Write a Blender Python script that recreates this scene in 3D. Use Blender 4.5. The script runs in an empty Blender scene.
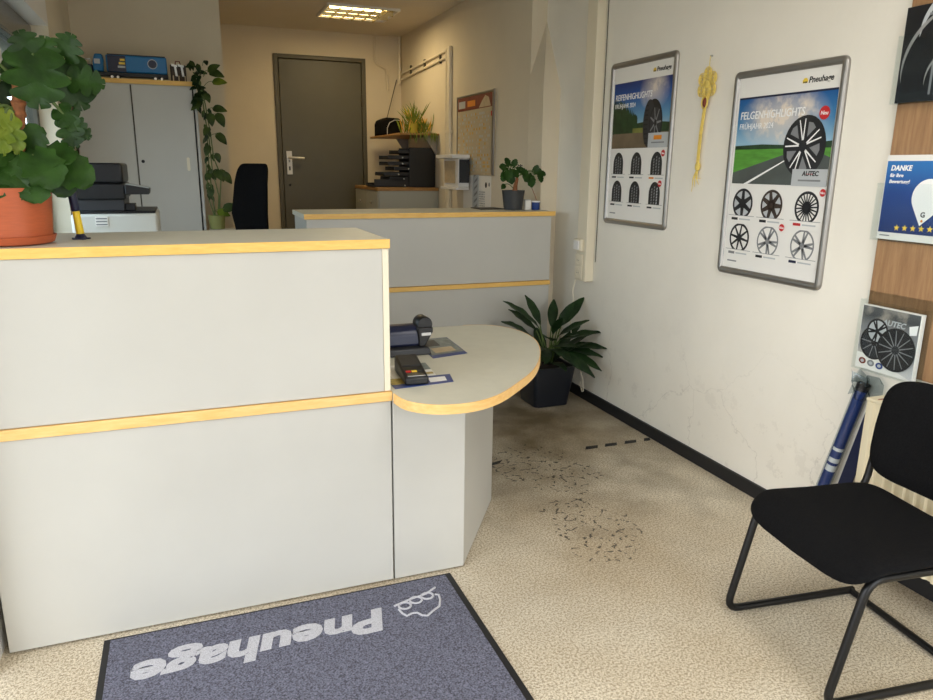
import bpy, bmesh, math, random
from mathutils import Matrix, Vector, Euler
random.seed(7)
PI = math.pi
sc = bpy.context.scene
COL = sc.collection

# ------------------------------------------------------------------ materials
def lin(c):
    return tuple(((x/255)/12.92 if x/255 <= .04045 else (((x/255)+.055)/1.055)**2.4) for x in c) + (1,)

def mat(name, rgb, rough=.5, metal=0, noise=0, nscale=8, bump=0, bscale=60, emit=None, estr=0, spec=.5, stretch=None, sheen=0):
    m = bpy.data.materials.new(name); m.use_nodes = True
    nt = m.node_tree; b = nt.nodes['Principled BSDF']
    c = lin(rgb)
    b.inputs['Base Color'].default_value = c
    b.inputs['Roughness'].default_value = rough
    b.inputs['Metallic'].default_value = metal
    b.inputs['Specular IOR Level'].default_value = spec
    if sheen: b.inputs['Sheen Weight'].default_value = sheen
    tc = nt.nodes.new('ShaderNodeTexCoord'); mp = nt.nodes.new('ShaderNodeMapping')
    nt.links.new(tc.outputs['Object'], mp.inputs['Vector'])
    if stretch: mp.inputs['Scale'].default_value = stretch
    if noise:
        n = nt.nodes.new('ShaderNodeTexNoise'); n.inputs['Scale'].default_value = nscale; n.inputs['Detail'].default_value = 6
        nt.links.new(mp.outputs[0], n.inputs['Vector'])
        r = nt.nodes.new('ShaderNodeValToRGB')
        r.color_ramp.elements[0].position = .3; r.color_ramp.elements[1].position = .7
        r.color_ramp.elements[0].color = tuple(x*(1-noise) for x in c[:3])+(1,)
        r.color_ramp.elements[1].color = tuple(min(1, x*(1+noise)) for x in c[:3])+(1,)
        nt.links.new(n.outputs['Fac'], r.inputs['Fac']); nt.links.new(r.outputs['Color'], b.inputs['Base Color'])
    if bump:
        n2 = nt.nodes.new('ShaderNodeTexNoise'); n2.inputs['Scale'].default_value = bscale; n2.inputs['Detail'].default_value = 4
        nt.links.new(mp.outputs[0], n2.inputs['Vector'])
        bp = nt.nodes.new('ShaderNodeBump'); bp.inputs['Strength'].default_value = bump; bp.inputs['Distance'].default_value = .01
        nt.links.new(n2.outputs['Fac'], bp.inputs['Height']); nt.links.new(bp.outputs['Normal'], b.inputs['Normal'])
    if emit:
        b.inputs['Emission Color'].default_value = lin(emit); b.inputs['Emission Strength'].default_value = estr
    return m

def N(nt, t, **kw):
    n = nt.nodes.new(t)
    for k, v in kw.items(): n.inputs[k].default_value = v
    return n

def mix(nt, fac, a, b, blend='MIX'):
    n = nt.nodes.new('ShaderNodeMix'); n.data_type = 'RGBA'; n.blend_type = blend
    for s, v in ((0, fac), (6, a), (7, b)):
        if hasattr(v, 'links'): nt.links.new(v, n.inputs[s])
        else: n.inputs[s].default_value = v
    return n.outputs[2]

def math_node(nt, op, a, b=None, clamp=False):
    n = nt.nodes.new('ShaderNodeMath'); n.operation = op; n.use_clamp = clamp
    for i, v in enumerate((a, b)):
        if v is None: continue
        if hasattr(v, 'links'): nt.links.new(v, n.inputs[i])
        else: n.inputs[i].default_value = v
    return n.outputs[0]

def ramp(nt, src, stops):
    r = nt.nodes.new('ShaderNodeValToRGB'); e = r.color_ramp.elements
    while len(e) < len(stops): e.new(.5)
    for el, (p, c) in zip(e, stops): el.position = p; el.color = c if len(c) == 4 else lin(c)
    nt.links.new(src, r.inputs['Fac']); return r.outputs['Color']

def floor_material():
    m = bpy.data.materials.new('speckled_linoleum'); m.use_nodes = True; nt = m.node_tree
    b = nt.nodes['Principled BSDF']; tc = nt.nodes.new('ShaderNodeTexCoord'); P = tc.outputs['Object']
    def noise(scale, detail=3, rough=.5):
        n = N(nt, 'ShaderNodeTexNoise', Scale=scale, Detail=detail, Roughness=rough); nt.links.new(P, n.inputs['Vector']); return n.outputs['Fac']
    base = ramp(nt, noise(130, 2), [(.39, (136, 122, 98)), (.5, (214, 204, 182)), (.6, (244, 238, 222))])
    fine = ramp(nt, noise(330, 1), [(.4, (142, 130, 106)), (.58, (238, 231, 213))])
    c = mix(nt, .5, base, fine)
    big = ramp(nt, noise(1.6, 5), [(.3, (224, 214, 200)), (.65, (255, 253, 250))])
    c = mix(nt, 1.0, c, big, 'MULTIPLY')
    # worn grime and cracks of the sheet, at their own spots
    def blob(x, y, rx, ry, soft):
        mp = nt.nodes.new('ShaderNodeMapping'); mp.inputs['Location'].default_value = (-x/rx, -y/ry, 0); mp.inputs['Scale'].default_value = (1/rx, 1/ry, 0)
        nt.links.new(P, mp.inputs['Vector'])
        v = nt.nodes.new('ShaderNodeVectorMath'); v.operation = 'LENGTH'; nt.links.new(mp.outputs[0], v.inputs[0])
        d = math_node(nt, 'ADD', v.outputs['Value'], math_node(nt, 'MULTIPLY', math_node(nt, 'SUBTRACT', noise(5, 4), .5), 1.4))
        return math_node(nt, 'SUBTRACT', 1, math_node(nt, 'MULTIPLY', d, soft), True)
    spots = math_node(nt, 'MAXIMUM', blob(1.5, 3.12, .25, .22, .9), math_node(nt, 'MAXIMUM', blob(1.62, 2.92, .22, .22, .9), blob(1.5, 2.42, .2, .28, .9)))
    grime = math_node(nt, 'MAXIMUM', blob(1.35, 2.85, .5, .75, .6), blob(.9, 2.0, .5, .3, .6))
    c = mix(nt, math_node(nt, 'MULTIPLY', grime, .35), c, lin((128, 112, 90)))
    aisle_shade = blob(1.75, 3.75, 1.1, 1.25, .85)   # shade of the passage between the two counters, painted into the floor colour
    c = mix(nt, math_node(nt, 'MULTIPLY', aisle_shade, .88), c, lin((84, 68, 38)))
    dist = nt.nodes.new('ShaderNodeVectorMath'); dist.operation = 'ADD'
    nn = N(nt, 'ShaderNodeTexNoise', Scale=18, Detail=2); nt.links.new(P, nn.inputs['Vector'])
    sclv = nt.nodes.new('ShaderNodeVectorMath'); sclv.operation = 'SCALE'; sclv.inputs['Scale'].default_value = .05
    nt.links.new(nn.outputs['Color'], sclv.inputs[0]); nt.links.new(P, dist.inputs[0]); nt.links.new(sclv.outputs[0], dist.inputs[1])
    vo = nt.nodes.new('ShaderNodeTexVoronoi'); vo.feature = 'DISTANCE_TO_EDGE'; vo.inputs['Scale'].default_value = 14
    nt.links.new(dist.outputs[0], vo.inputs['Vector'])
    line = math_node(nt, 'LESS_THAN', vo.outputs['Distance'], .05)
    brk = math_node(nt, 'GREATER_THAN', noise(38, 2), .53)
    crack = math_node(nt, 'MULTIPLY', math_node(nt, 'MULTIPLY', line, brk), math_node(nt, 'GREATER_THAN', spots, .12))
    c = mix(nt, math_node(nt, 'MULTIPLY', crack, .85), c, lin((44, 38, 32)))
    nt.links.new(c, b.inputs['Base Color']); b.inputs['Roughness'].default_value = .42; b.inputs['Specular IOR Level'].default_value = .35
    return m

def plaster(name, rgb, dirt=.12, scuff=False):
    m = bpy.data.materials.new(name); m.use_nodes = True; nt = m.node_tree; b = nt.nodes['Principled BSDF']
    tc = nt.nodes.new('ShaderNodeTexCoord'); P = tc.outputs['Object']
    n = N(nt, 'ShaderNodeTexNoise', Scale=1.7, Detail=7, Roughness=.6); nt.links.new(P, n.inputs['Vector'])
    c0 = lin(rgb)
    c = ramp(nt, n.outputs['Fac'], [(.3, tuple(x*(1-dirt) for x in c0[:3])+(1,)), (.7, c0)])
    if scuff:
        sx = nt.nodes.new('ShaderNodeSeparateXYZ'); nt.links.new(P, sx.inputs[0])
        low = math_node(nt, 'SUBTRACT', 1, math_node(nt, 'DIVIDE', sx.outputs['Z'], .75), True)
        n3 = N(nt, 'ShaderNodeTexNoise', Scale=9, Detail=8, Roughness=.75); nt.links.new(P, n3.inputs['Vector'])
        f = math_node(nt, 'MULTIPLY', math_node(nt, 'GREATER_THAN', n3.outputs['Fac'], .585), math_node(nt, 'MULTIPLY', low, .13))
        c = mix(nt, f, c, lin((120, 108, 92)))
        w = nt.nodes.new('ShaderNodeTexVoronoi'); w.feature = 'DISTANCE_TO_EDGE'; w.inputs['Scale'].default_value = 1.6
        d2 = nt.nodes.new('ShaderNodeVectorMath'); d2.operation = 'ADD'; nt.links.new(P, d2.inputs[0])
        s2 = nt.nodes.new('ShaderNodeVectorMath'); s2.operation = 'SCALE'; s2.inputs['Scale'].default_value = .5
        nt.links.new(n.outputs['Color'], s2.inputs[0]); nt.links.new(s2.outputs[0], d2.inputs[1]); nt.links.new(d2.outputs[0], w.inputs['Vector'])
        f2 = math_node(nt, 'MULTIPLY', math_node(nt, 'LESS_THAN', w.outputs['Distance'], .0035), math_node(nt, 'MULTIPLY', low, .28))
        c = mix(nt, f2, c, lin((120, 110, 96)))
    nt.links.new(c, b.inputs['Base Color']); b.inputs['Roughness'].default_value = .85
    n2 = N(nt, 'ShaderNodeTexNoise', Scale=55, Detail=5); nt.links.new(P, n2.inputs['Vector'])
    bp = N(nt, 'ShaderNodeBump', Strength=.18, Distance=.006); nt.links.new(n2.outputs['Fac'], bp.inputs['Height']); nt.links.new(bp.outputs['Normal'], b.inputs['Normal'])
    return m

def wood(name, a, bcol, scale=(1, 1, 1), rough=.4, wscale=14):
    m = bpy.data.materials.new(name); m.use_nodes = True; nt = m.node_tree; b = nt.nodes['Principled BSDF']
    tc = nt.nodes.new('ShaderNodeTexCoord'); mp = nt.nodes.new('ShaderNodeMapping'); mp.inputs['Scale'].default_value = scale
    nt.links.new(tc.outputs['Object'], mp.inputs['Vector'])
    n = N(nt, 'ShaderNodeTexNoise', Scale=wscale, Detail=6, Roughness=.65); nt.links.new(mp.outputs[0], n.inputs['Vector'])
    nt.links.new(ramp(nt, n.outputs['Fac'], [(.3, a), (.7, bcol)]), b.inputs['Base Color']); b.inputs['Roughness'].default_value = rough
    return m

def clear(name, tint=(240, 245, 245), gloss=.12):
    m = bpy.data.materials.new(name); m.use_nodes = True; nt = m.node_tree
    out = nt.nodes['Material Output']; nt.nodes.remove(nt.nodes['Principled BSDF'])
    t = nt.nodes.new('ShaderNodeBsdfTransparent'); t.inputs[0].default_value = lin(tint)
    g = nt.nodes.new('ShaderNodeBsdfGlossy'); g.inputs['Roughness'].default_value = .05
    mx = nt.nodes.new('ShaderNodeMixShader'); fr = nt.nodes.new('ShaderNodeLayerWeight'); fr.inputs[0].default_value = .3
    nt.links.new(math_node(nt, 'ADD', math_node(nt, 'MULTIPLY', math_node(nt, 'POWER', fr.outputs['Facing'], 4), .5), gloss*.12), mx.inputs[0]); nt.links.new(t.outputs[0], mx.inputs[1]); nt.links.new(g.outputs[0], mx.inputs[2])
    nt.links.new(mx.outputs[0], out.inputs[0]); return m

def leaf_mat(name, a, b_, rough=.42, trans=.0):
    m = bpy.data.materials.new(name); m.use_nodes = True; nt = m.node_tree; b = nt.nodes['Principled BSDF']
    tc = nt.nodes.new('ShaderNodeTexCoord')
    n = N(nt, 'ShaderNodeTexNoise', Scale=16, Detail=4); nt.links.new(tc.outputs['Object'], n.inputs['Vector'])
    nt.links.new(ramp(nt, n.outputs['Fac'], [(.3, a), (.72, b_)]), b.inputs['Base Color']); b.inputs['Roughness'].default_value = rough
    b.inputs['Specular IOR Level'].default_value = .22
    n2 = N(nt, 'ShaderNodeTexNoise', Scale=45, Detail=2); nt.links.new(tc.outputs['Object'], n2.inputs['Vector'])
    bp = N(nt, 'ShaderNodeBump', Strength=.25, Distance=.006); nt.links.new(n2.outputs['Fac'], bp.inputs['Height']); nt.links.new(bp.outputs['Normal'], b.inputs['Normal'])
    return m

def print_sky(name, v0, v1, stops, cloud=0.0, cscale=9, cx=None):
    """printed picture of a sky: colour runs along the sheet's own height"""
    m = bpy.data.materials.new(name); m.use_nodes = True; nt = m.node_tree; b = nt.nodes['Principled BSDF']
    tc = nt.nodes.new('ShaderNodeTexCoord'); sp = nt.nodes.new('ShaderNodeSeparateXYZ'); nt.links.new(tc.outputs['Object'], sp.inputs[0])
    f = math_node(nt, 'DIVIDE', math_node(nt, 'SUBTRACT', sp.outputs['Y'], v0), v1-v0, True)
    c = ramp(nt, f, stops)
    if cloud:
        n = N(nt, 'ShaderNodeTexNoise', Scale=cscale, Detail=7, Roughness=.6); nt.links.new(tc.outputs['Object'], n.inputs['Vector'])
        k = math_node(nt, 'MULTIPLY', math_node(nt, 'SUBTRACT', n.outputs['Fac'], .47), 6, True)
        if cx:
            mp = nt.nodes.new('ShaderNodeMapping'); x, y, rx, ry = cx
            mp.inputs['Location'].default_value = (-x/rx, -y/ry, 0); mp.inputs['Scale'].default_value = (1/rx, 1/ry, 0); nt.links.new(tc.outputs['Object'], mp.inputs['Vector'])
            v = nt.nodes.new('ShaderNodeVectorMath'); v.operation = 'LENGTH'; nt.links.new(mp.outputs[0], v.inputs[0])
            k = math_node(nt, 'MULTIPLY', math_node(nt, 'ADD', math_node(nt, 'MULTIPLY', k, .6), .4), math_node(nt, 'MULTIPLY', math_node(nt, 'SUBTRACT', 1, v.outputs['Value'], True), 2.2), True)
        c = mix(nt, math_node(nt, 'MULTIPLY', k, cloud), c, lin((235, 222, 205)))
    nt.links.new(c, b.inputs['Base Color']); b.inputs['Roughness'].default_value = .35
    return m

M = {}
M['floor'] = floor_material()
M['wall'] = plaster('wall_plaster', (240, 235, 222), .08, True)
M['wall_back'] = plaster('warm_wall_plaster', (220, 209, 186), .08)
M['ceiling'] = plaster('ceiling_paint', (214, 206, 190), .06)
M['white'] = mat('white_paint', (232, 230, 226), .5)
M['black'] = mat('black_rubber', (22, 22, 24), .6)
M['lam'] = mat('grey_laminate', (189, 188, 181), .42, noise=.03, nscale=3)
M['lamtop'] = mat('grey_laminate_top', (206, 204, 188), .4, noise=.03, nscale=20)
M['edge'] = wood('beech_edge', (226, 176, 84), (240, 198, 112), (2, 2, 14), .45, 8)
M['edgefront'] = wood('beech_strip', (228, 180, 104), (242, 202, 136), (1.5, 6, 14), .45, 8)
M['doorgrey'] = mat('grey_door_paint', (86, 83, 68), .45, noise=.03)
M['dframe'] = mat('dark_door_frame', (76, 71, 58), .5)
M['steel'] = mat('brushed_steel', (190, 190, 188), .28, 1)
M['alu'] = mat('aluminium_frame', (158, 155, 150), .36, .85)
M['aludark'] = mat('aluminium_corner', (120, 118, 115), .25, .9)
M['plast'] = mat('cream_plastic', (226, 217, 194), .45)
M['paper'] = mat('white_print_paper', (236, 234, 228), .4)
M['ink'] = mat('black_ink', (28, 28, 30), .5)
M['grey'] = mat('grey_print', (130, 132, 134), .5)
M['lgrey'] = mat('light_grey_print', (186, 190, 192), .5)
M['red'] = mat('red_print', (196, 38, 40), .45)
M['orange'] = mat('orange_print', (226, 140, 40), .45)
M['yellow'] = mat('yellow_print', (240, 206, 70), .45)
M['whiteink'] = mat('white_ink', (245, 245, 243), .5)
M['navy'] = mat('navy_plastic', (24, 32, 62), .35)
M['yelp'] = mat('yellow_plastic', (238, 206, 44), .35)
M['blackp'] = mat('black_plastic', (22, 23, 26), .4)
M['darkp'] = mat('dark_grey_plastic', (44, 46, 50), .45)
M['fabric'] = mat('black_fabric', (17, 17, 18), .95, noise=.3, nscale=160, bump=.25, bscale=300, spec=.12)
M['tube'] = mat('black_tube', (12, 12, 13), .38, spec=.35)
M['terra'] = mat('terracotta_pot', (178, 88, 50), .45, noise=.07, nscale=30, stretch=(1, 1, 8))
M['soil'] = mat('soil', (48, 38, 30), .95, noise=.3, nscale=40)
M['leaf'] = leaf_mat('green_leaf', (22, 46, 12), (42, 76, 22))
M['leafdark'] = leaf_mat('dark_leaf', (20, 38, 20), (36, 60, 28))
M['leaflow'] = leaf_mat('round_leaf', (24, 50, 14), (48, 82, 26))
M['leafvine'] = leaf_mat('vine_leaf', (34, 52, 22), (72, 88, 40))
M['leafyel'] = leaf_mat('yellow_green_leaf', (76, 100, 28), (118, 132, 44))
M['grass'] = leaf_mat('grass_blade', (74, 104, 36), (140, 150, 52))
M['stem'] = mat('green_stem', (84, 104, 50), .5)
M['bark'] = mat('brown_stem', (140, 88, 52), .8, noise=.35, nscale=60)
M['radi'] = mat('radiator_enamel', (228, 217, 186), .4)
M['panel'] = wood('walnut_panel', (140, 104, 70), (172, 134, 94), (14, 14, 1.2), .45, 5)
M['clear'] = clear('clear_acrylic', (250, 252, 252), .08)
M['glass'] = clear('window_glass', (235, 245, 250))
M['mat'] = mat('blue_grey_carpet', (98, 99, 114), .95, noise=.75, nscale=190, bump=.6, bscale=280)
M['matlogo'] = mat('light_carpet_pile', (186, 186, 192), .95, noise=.18, nscale=260, bump=.5, bscale=280)
M['truck'] = mat('blue_paint', (22, 110, 168), .35)
M['brownbox'] = mat('brown_toy', (58, 46, 38), .7)
M['chrome'] = mat('chrome', (200, 200, 200), .15, 1)
M['hsteel'] = mat('satin_handle', (205, 203, 196), .4, .3)
M['sideb'] = mat('sideboard_grey', (176, 178, 168), .5)
M['sidewood'] = wood('oak_top', (150, 110, 58), (186, 142, 84), (3, 3, 10), .45, 6)
M['brown'] = mat('brown_red_print', (122, 52, 34), .5, noise=.25, nscale=14)
M['tan'] = mat('tan_print', (196, 178, 146), .6, noise=.1, nscale=30)
M['straw'] = mat('yellow_straw', (226, 200, 104), .8, noise=.12, nscale=60)
M['bluepot'] = mat('dark_blue_glaze', (19, 24, 33), .35)
M['greypot'] = mat('charcoal_pot', (54, 56, 58), .55)
M['yelpot'] = mat('yellow_green_pot', (136, 138, 78), .5)
M['bluep'] = mat('blue_card', (34, 62, 128), .35)
M['concrete'] = mat('pavement', (150, 148, 142), .9, noise=.1)
M['louvre'] = mat('louvre_metal', (240, 225, 180), .2, .9)
M['lamp'] = mat('fluorescent_tube', (255, 240, 200), .4, emit=(255, 226, 160), estr=9)
M['silver'] = mat('silver_print', (170, 172, 174), .35, .4)
M['foil'] = clear('clear_foil', (225, 230, 232), .5)

# ------------------------------------------------------------------ mesh builder
class MB:
    def __init__(s, off=(0, 0, 0)):
        s.v = []; s.f = []; s.mi = []; s.ms = []; s.off = Vector(off); s.T = Matrix()
    def mat(s, m):
        if isinstance(m, str): m = M[m]
        if m not in s.ms: s.ms.append(m)
        return s.ms.index(m)
    def add(s, vs, fs, m):
        k = len(s.v); i = s.mat(m)
        s.v += [s.T @ Vector(p) - s.off for p in vs]
        for f in fs: s.f.append([k+j for j in f]); s.mi.append(i)
        return s
    def poly(s, pts, m): return s.add(pts, [list(range(len(pts)))], m)
    def box(s, x0, x1, y0, y1, z0, z1, m):
        v = [(x0, y0, z0), (x1, y0, z0), (x1, y1, z0), (x0, y1, z0), (x0, y0, z1), (x1, y0, z1), (x1, y1, z1), (x0, y1, z1)]
        return s.add(v, [(0, 3, 2, 1), (4, 5, 6, 7), (0, 1, 5, 4), (1, 2, 6, 5), (2, 3, 7, 6), (3, 0, 4, 7)], m)
    def prism(s, pts, z0, z1, m, ax='z', mtop=None):
        f = {'z': lambda a, b, c: (a, b, c), 'y': lambda a, b, c: (a, c, b), 'x': lambda a, b, c: (c, a, b)}[ax]
        n = len(pts); v = [f(a, b, z0) for a, b in pts] + [f(a, b, z1) for a, b in pts]
        s.add(v, [(i, (i+1) % n, n+(i+1) % n, n+i) for i in range(n)] + [list(range(n))[::-1]], m)
        return s.add(v[n:], [list(range(n))], mtop or m)
    def tube(s, path, r, m, n=8, closed=False, cap=True):
        P = [Vector(p) for p in path]; L = len(P); rs = r if isinstance(r, (list, tuple)) else [r]*L
        v = []; up = None
        for i, p in enumerate(P):
            if closed: t = (P[(i+1) % L]-P[i-1])
            else: t = P[min(i+1, L-1)]-P[max(i-1, 0)]
            t = t.normalized() if t.length > 1e-9 else Vector((0, 0, 1))
            if up is None: up = Vector((0, 0, 1)) if abs(t.z) < .9 else Vector((1, 0, 0))
            a = up-t*up.dot(t)
            if a.length < 1e-5: a = t.orthogonal()
            a.normalize(); b = t.cross(a); up = a
            for k in range(n):
                w = 2*PI*k/n; v.append(p+(a*math.cos(w)+b*math.sin(w))*rs[i])
        f = []
        for i in range(L if closed else L-1):
            j = (i+1) % L
            for k in range(n): f.append((i*n+k, i*n+(k+1) % n, j*n+(k+1) % n, j*n+k))
        if cap and not closed: f += [list(range(n))[::-1], [(L-1)*n+k for k in range(n)]]
        return s.add(v, f, m)
    def lathe(s, prof, c, m, n=28, sx=1, sy=1):
        v = []; f = []
        for r, z in prof:
            for k in range(n): v.append((c[0]+r*sx*math.cos(2*PI*k/n), c[1]+r*sy*math.sin(2*PI*k/n), c[2]+z))
        for i in range(len(prof)-1):
            for k in range(n): f.append((i*n+k, i*n+(k+1) % n, (i+1)*n+(k+1) % n, (i+1)*n+k))
        f += [list(range(n))[::-1], [(len(prof)-1)*n+k for k in range(n)]]
        return s.add(v, f, m)
    def ball(s, c, r, m, n=14):
        rx, ry, rz = r if isinstance(r, (tuple, list)) else (r, r, r)
        prof = [(math.sin(PI*i/(n//2)) or .001, -math.cos(PI*i/(n//2))) for i in range(n//2+1)]
        v = []; f = []
        for q, z in prof:
            q = max(q, .001)
            for k in range(n): v.append((c[0]+q*rx*math.cos(2*PI*k/n), c[1]+q*ry*math.sin(2*PI*k/n), c[2]+z*rz))
        for i in range(len(prof)-1):
            for k in range(n): f.append((i*n+k, i*n+(k+1) % n, (i+1)*n+(k+1) % n, (i+1)*n+k))
        return s.add(v, f, m)
    def sheet(s, P, d, m):
        """grid of points (rows) with thickness d along the local normal: closed thin solid"""
        R = len(P); Cn = len(P[0]); V = [[Vector(p) for p in r] for r in P]
        Nn = [[None]*Cn for _ in range(R)]
        for i in range(R):
            for j in range(Cn):
                a = V[min(i+1, R-1)][j]-V[max(i-1, 0)][j]; b = V[i][min(j+1, Cn-1)]-V[i][max(j-1, 0)]
                q = a.cross(b); Nn[i][j] = q.normalized() if q.length > 1e-12 else Vector((0, 0, 1))
        v = [V[i][j]+Nn[i][j]*d/2 for i in range(R) for j in range(Cn)] + [V[i][j]-Nn[i][j]*d/2 for i in range(R) for j in range(Cn)]
        K = R*Cn; f = []
        for i in range(R-1):
            for j in range(Cn-1):
                a = i*Cn+j; f.append((a, a+1, a+Cn+1, a+Cn)); f.append((K+a, K+a+Cn, K+a+Cn+1, K+a+1))
        rim = [j for j in range(Cn)]+[i*Cn+Cn-1 for i in range(1, R)]+[(R-1)*Cn+j for j in range(Cn-2, -1, -1)]+[i*Cn for i in range(R-2, 0, -1)]
        for a, b in zip(rim, rim[1:]+rim[:1]): f.append((a, K+a, K+b, b))
        return s.add(v, f, m)
    def text(s, body, x, y, size, m, z=0, shear=0, bold=0, align='LEFT', sx=1.0, depth=.0004):
        cu = bpy.data.curves.new('t', 'FONT'); cu.body = body; cu.size = size; cu.shear = shear; cu.offset = bold; cu.align_x = align
        cu.extrude = depth; cu.resolution_u = 3
        o = bpy.data.objects.new('t', cu); COL.objects.link(o)
        dg = bpy.context.evaluated_depsgraph_get(); me = bpy.data.meshes.new_from_object(o.evaluated_get(dg))
        s.add([(x+p.co.x*sx, y+p.co.y, z+p.co.z) for p in me.vertices], [list(p.vertices) for p in me.polygons], m)
        bpy.data.objects.remove(o); bpy.data.curves.remove(cu); bpy.data.meshes.remove(me); return s
    def build(s, name, parent=None, bevel=0, sharp=38, segs=2, loc=None, fix=True):
        me = bpy.data.meshes.new(name); me.from_pydata([tuple(p) for p in s.v], [], s.f)
        for m in s.ms: me.materials.append(m)
        for p, i in zip(me.polygons, s.mi): p.material_index = i; p.use_smooth = True
        if fix:
            bm = bmesh.new(); bm.from_mesh(me); bmesh.ops.recalc_face_normals(bm, faces=bm.faces); bm.to_mesh(me); bm.free()
        me.set_sharp_from_angle(angle=math.radians(sharp))
        o = bpy.data.objects.new(name, me); COL.objects.link(o)
        if parent: o.parent = parent
        if loc is not None: o.location = loc
        if bevel:
            b = o.modifiers.new('bevel', 'BEVEL'); b.width = bevel; b.segments = segs; b.limit_method = 'ANGLE'; b.angle_limit = math.radians(40)
        return o

def tag(o, label, cat, group=None, kind=None):
    o['label'] = label; o['category'] = cat
    if group: o['group'] = group
    if kind: o['kind'] = kind
    return o

def thing(name, label, cat, loc=(0, 0, 0), rot=None, group=None):
    o = bpy.data.objects.new(name, None); COL.objects.link(o); o.location = loc; o.empty_display_size = .1
    if rot is not None:
        o.matrix_world = Matrix.Translation(loc) @ rot.to_4x4() if isinstance(rot, Matrix) else Matrix.Translation(loc) @ Matrix.Rotation(rot, 4, 'Z')
    return tag(o, label, cat, group)

def struct(mb, name, label=None, cat=None):
    o = mb.build(name); o['kind'] = 'structure'
    if label: o['label'] = label
    if cat: o['category'] = cat
    return o

# sheet on the long wall: local x runs along the picture, local y up, local z out into the room
WALLR = Matrix(((0, 0, -1), (-1, 0, 0), (0, 1, 0)))

def rrect(w, h, r, n=5, cx=0, cy=0):
    pts = []
    for (sx, sy, a0) in ((1, 1, 0), (-1, 1, 90), (-1, -1, 180), (1, -1, 270)):
        for i in range(n+1):
            a = math.radians(a0+90*i/n); pts.append((cx+sx*(w/2-r)+r*math.cos(a), cy+sy*(h/2-r)+r*math.sin(a)))
    return pts

def frame_ring(mb, W_, H_, bw, r, d, m):
    """rounded-section picture frame round a W_ x H_ outside"""
    prof = [(0, 0), (0, d*.6), (bw*.25, d), (bw*.75, d), (bw, d*.55), (bw, 0)]
    rings = [rrect(W_-2*a, H_-2*a, max(r-a, .002), 5) for a, _ in prof]
    n = len(rings[0]); v = []
    for ring, (_, z) in zip(rings, prof): v += [(x, y, z) for x, y in ring]
    f = []; P = len(prof)
    for i in range(P):
        j = (i+1) % P
        for k in range(n): f.append((i*n+k, i*n+(k+1) % n, j*n+(k+1) % n, j*n+k))
    mb.add(v, f, m)

# ------------------------------------------------------------------ leaves
def leaf(mb, base, d, up, L, W_, m, kind='plain', droop=.25, fold=.18, wav=.0, rows=12, th=.0008):
    base = Vector(base); d = Vector(d).normalized(); up = Vector(up); up = up-d*up.dot(d)
    if up.length < 1e-4: up = d.orthogonal()
    up.normalize(); sd = d.cross(up)
    ph = random.random()*6
    P = []
    us = (-1, -.55, 0, .55, 1) if kind in ('plain', 'heart') else (-1, -.72, -.36, 0, .36, .72, 1)
    for i in range(rows+1):
        t = i/rows
        if kind == 'plain': w = math.sin(PI*min(1, t*.96+.02))**.85*(1-.18*t)
        elif kind == 'heart': w = (math.sin(PI*(t**.62)*.98+.02))**.8
        elif kind == 'round': w = math.sin(PI*(t*.94+.04))**.55*(1+.13*math.sin(t*26+ph))
        else:
            env = math.sin(PI*(t**.7*.93+.05))**.55; q = (t*3.3+.1) % 1.0; w = env*(.42+.58*math.sin(PI*q)**.5)
            if t > .985: w = .03
        w *= W_/2
        row = []
        for u in us:
            y = t*L; x = u*w
            back = 0
            if kind == 'heart' and t < .35: back = -.16*L*(abs(u))*(1-t/.35)
            if kind == 'round' and t < .45: back = -.28*L*abs(u)**1.3*(1-t/.45)
            if kind == 'lobed': back = .16*L*abs(u)-(.34*L*abs(u)*(1-t/.4) if t < .4 else 0)
            z = -droop*L*t*t + fold*abs(x) + wav*L*math.sin(t*17+u*4+ph)*abs(u)
            row.append(base+d*(y+back)+sd*x+up*z)
        P.append(row)
    mb.sheet(P, th, m)

def curve_pts(a, b, sag, n=8, side=(0, 0, 1)):
    a = Vector(a); b = Vector(b); s = Vector(side)
    return [a.lerp(b, i/n)+s*(sag*4*(i/n)*(1-i/n)) for i in range(n+1)]

# ================================================================== SETTING
XR, XRB, XL, YB, ZC = 2.36, 2.25, -.62, 7.8, 2.76
YF = -.75
XF = -1.5
PLAT = .42
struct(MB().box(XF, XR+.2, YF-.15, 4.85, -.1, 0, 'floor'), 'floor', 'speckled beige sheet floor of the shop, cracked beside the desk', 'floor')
struct(MB().box(XL-.2, XR+.2, 4.85, YB+.1, -.1, PLAT, 'floor'), 'floor_back', 'raised floor of the back office behind the counters', 'floor')
struct(MB().box(XF, XR+.2, YF-.15, YB+.1, ZC, ZC+.1, 'ceiling'), 'ceiling', 'warm off white ceiling above the back office', 'ceiling')
w = MB().box(XR, XR+.2, YF-.15, 4.45, 0, ZC, 'wall')
struct(w, 'wall_right', 'scuffed white plaster wall carrying the framed posters', 'wall')
struct(MB().box(XRB, XR+.2, 4.68, YB+.1, 0, ZC, 'wall_back'), 'wall_right_rear', 'office wall carrying the planner and grey conduits', 'wall')
# short wall step with its sloping plaster cap
w = MB()
A = [(2.25, 4.45, 0), (2.362, 4.45, 0), (2.362, 4.68, 0), (2.25, 4.68, 0)]
B = [(2.235, 4.45, 1.975), (2.362, 4.45, 1.955), (2.362, 4.68, 2.41), (2.245, 4.68, 2.05)]
w.add(A+B, [(3, 2, 1, 0), (0, 1, 5, 4), (1, 2, 6, 5), (2, 3, 7, 6), (3, 0, 4, 7), (4, 5, 6), (4, 6, 7)], 'wall_back')
w.box(XR, XR+.2, 4.45, 4.68, 0, ZC, 'wall')
struct(w, 'wall_right_step', 'step in the plaster wall with a sloping cap behind the rear counter', 'wall')
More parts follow.
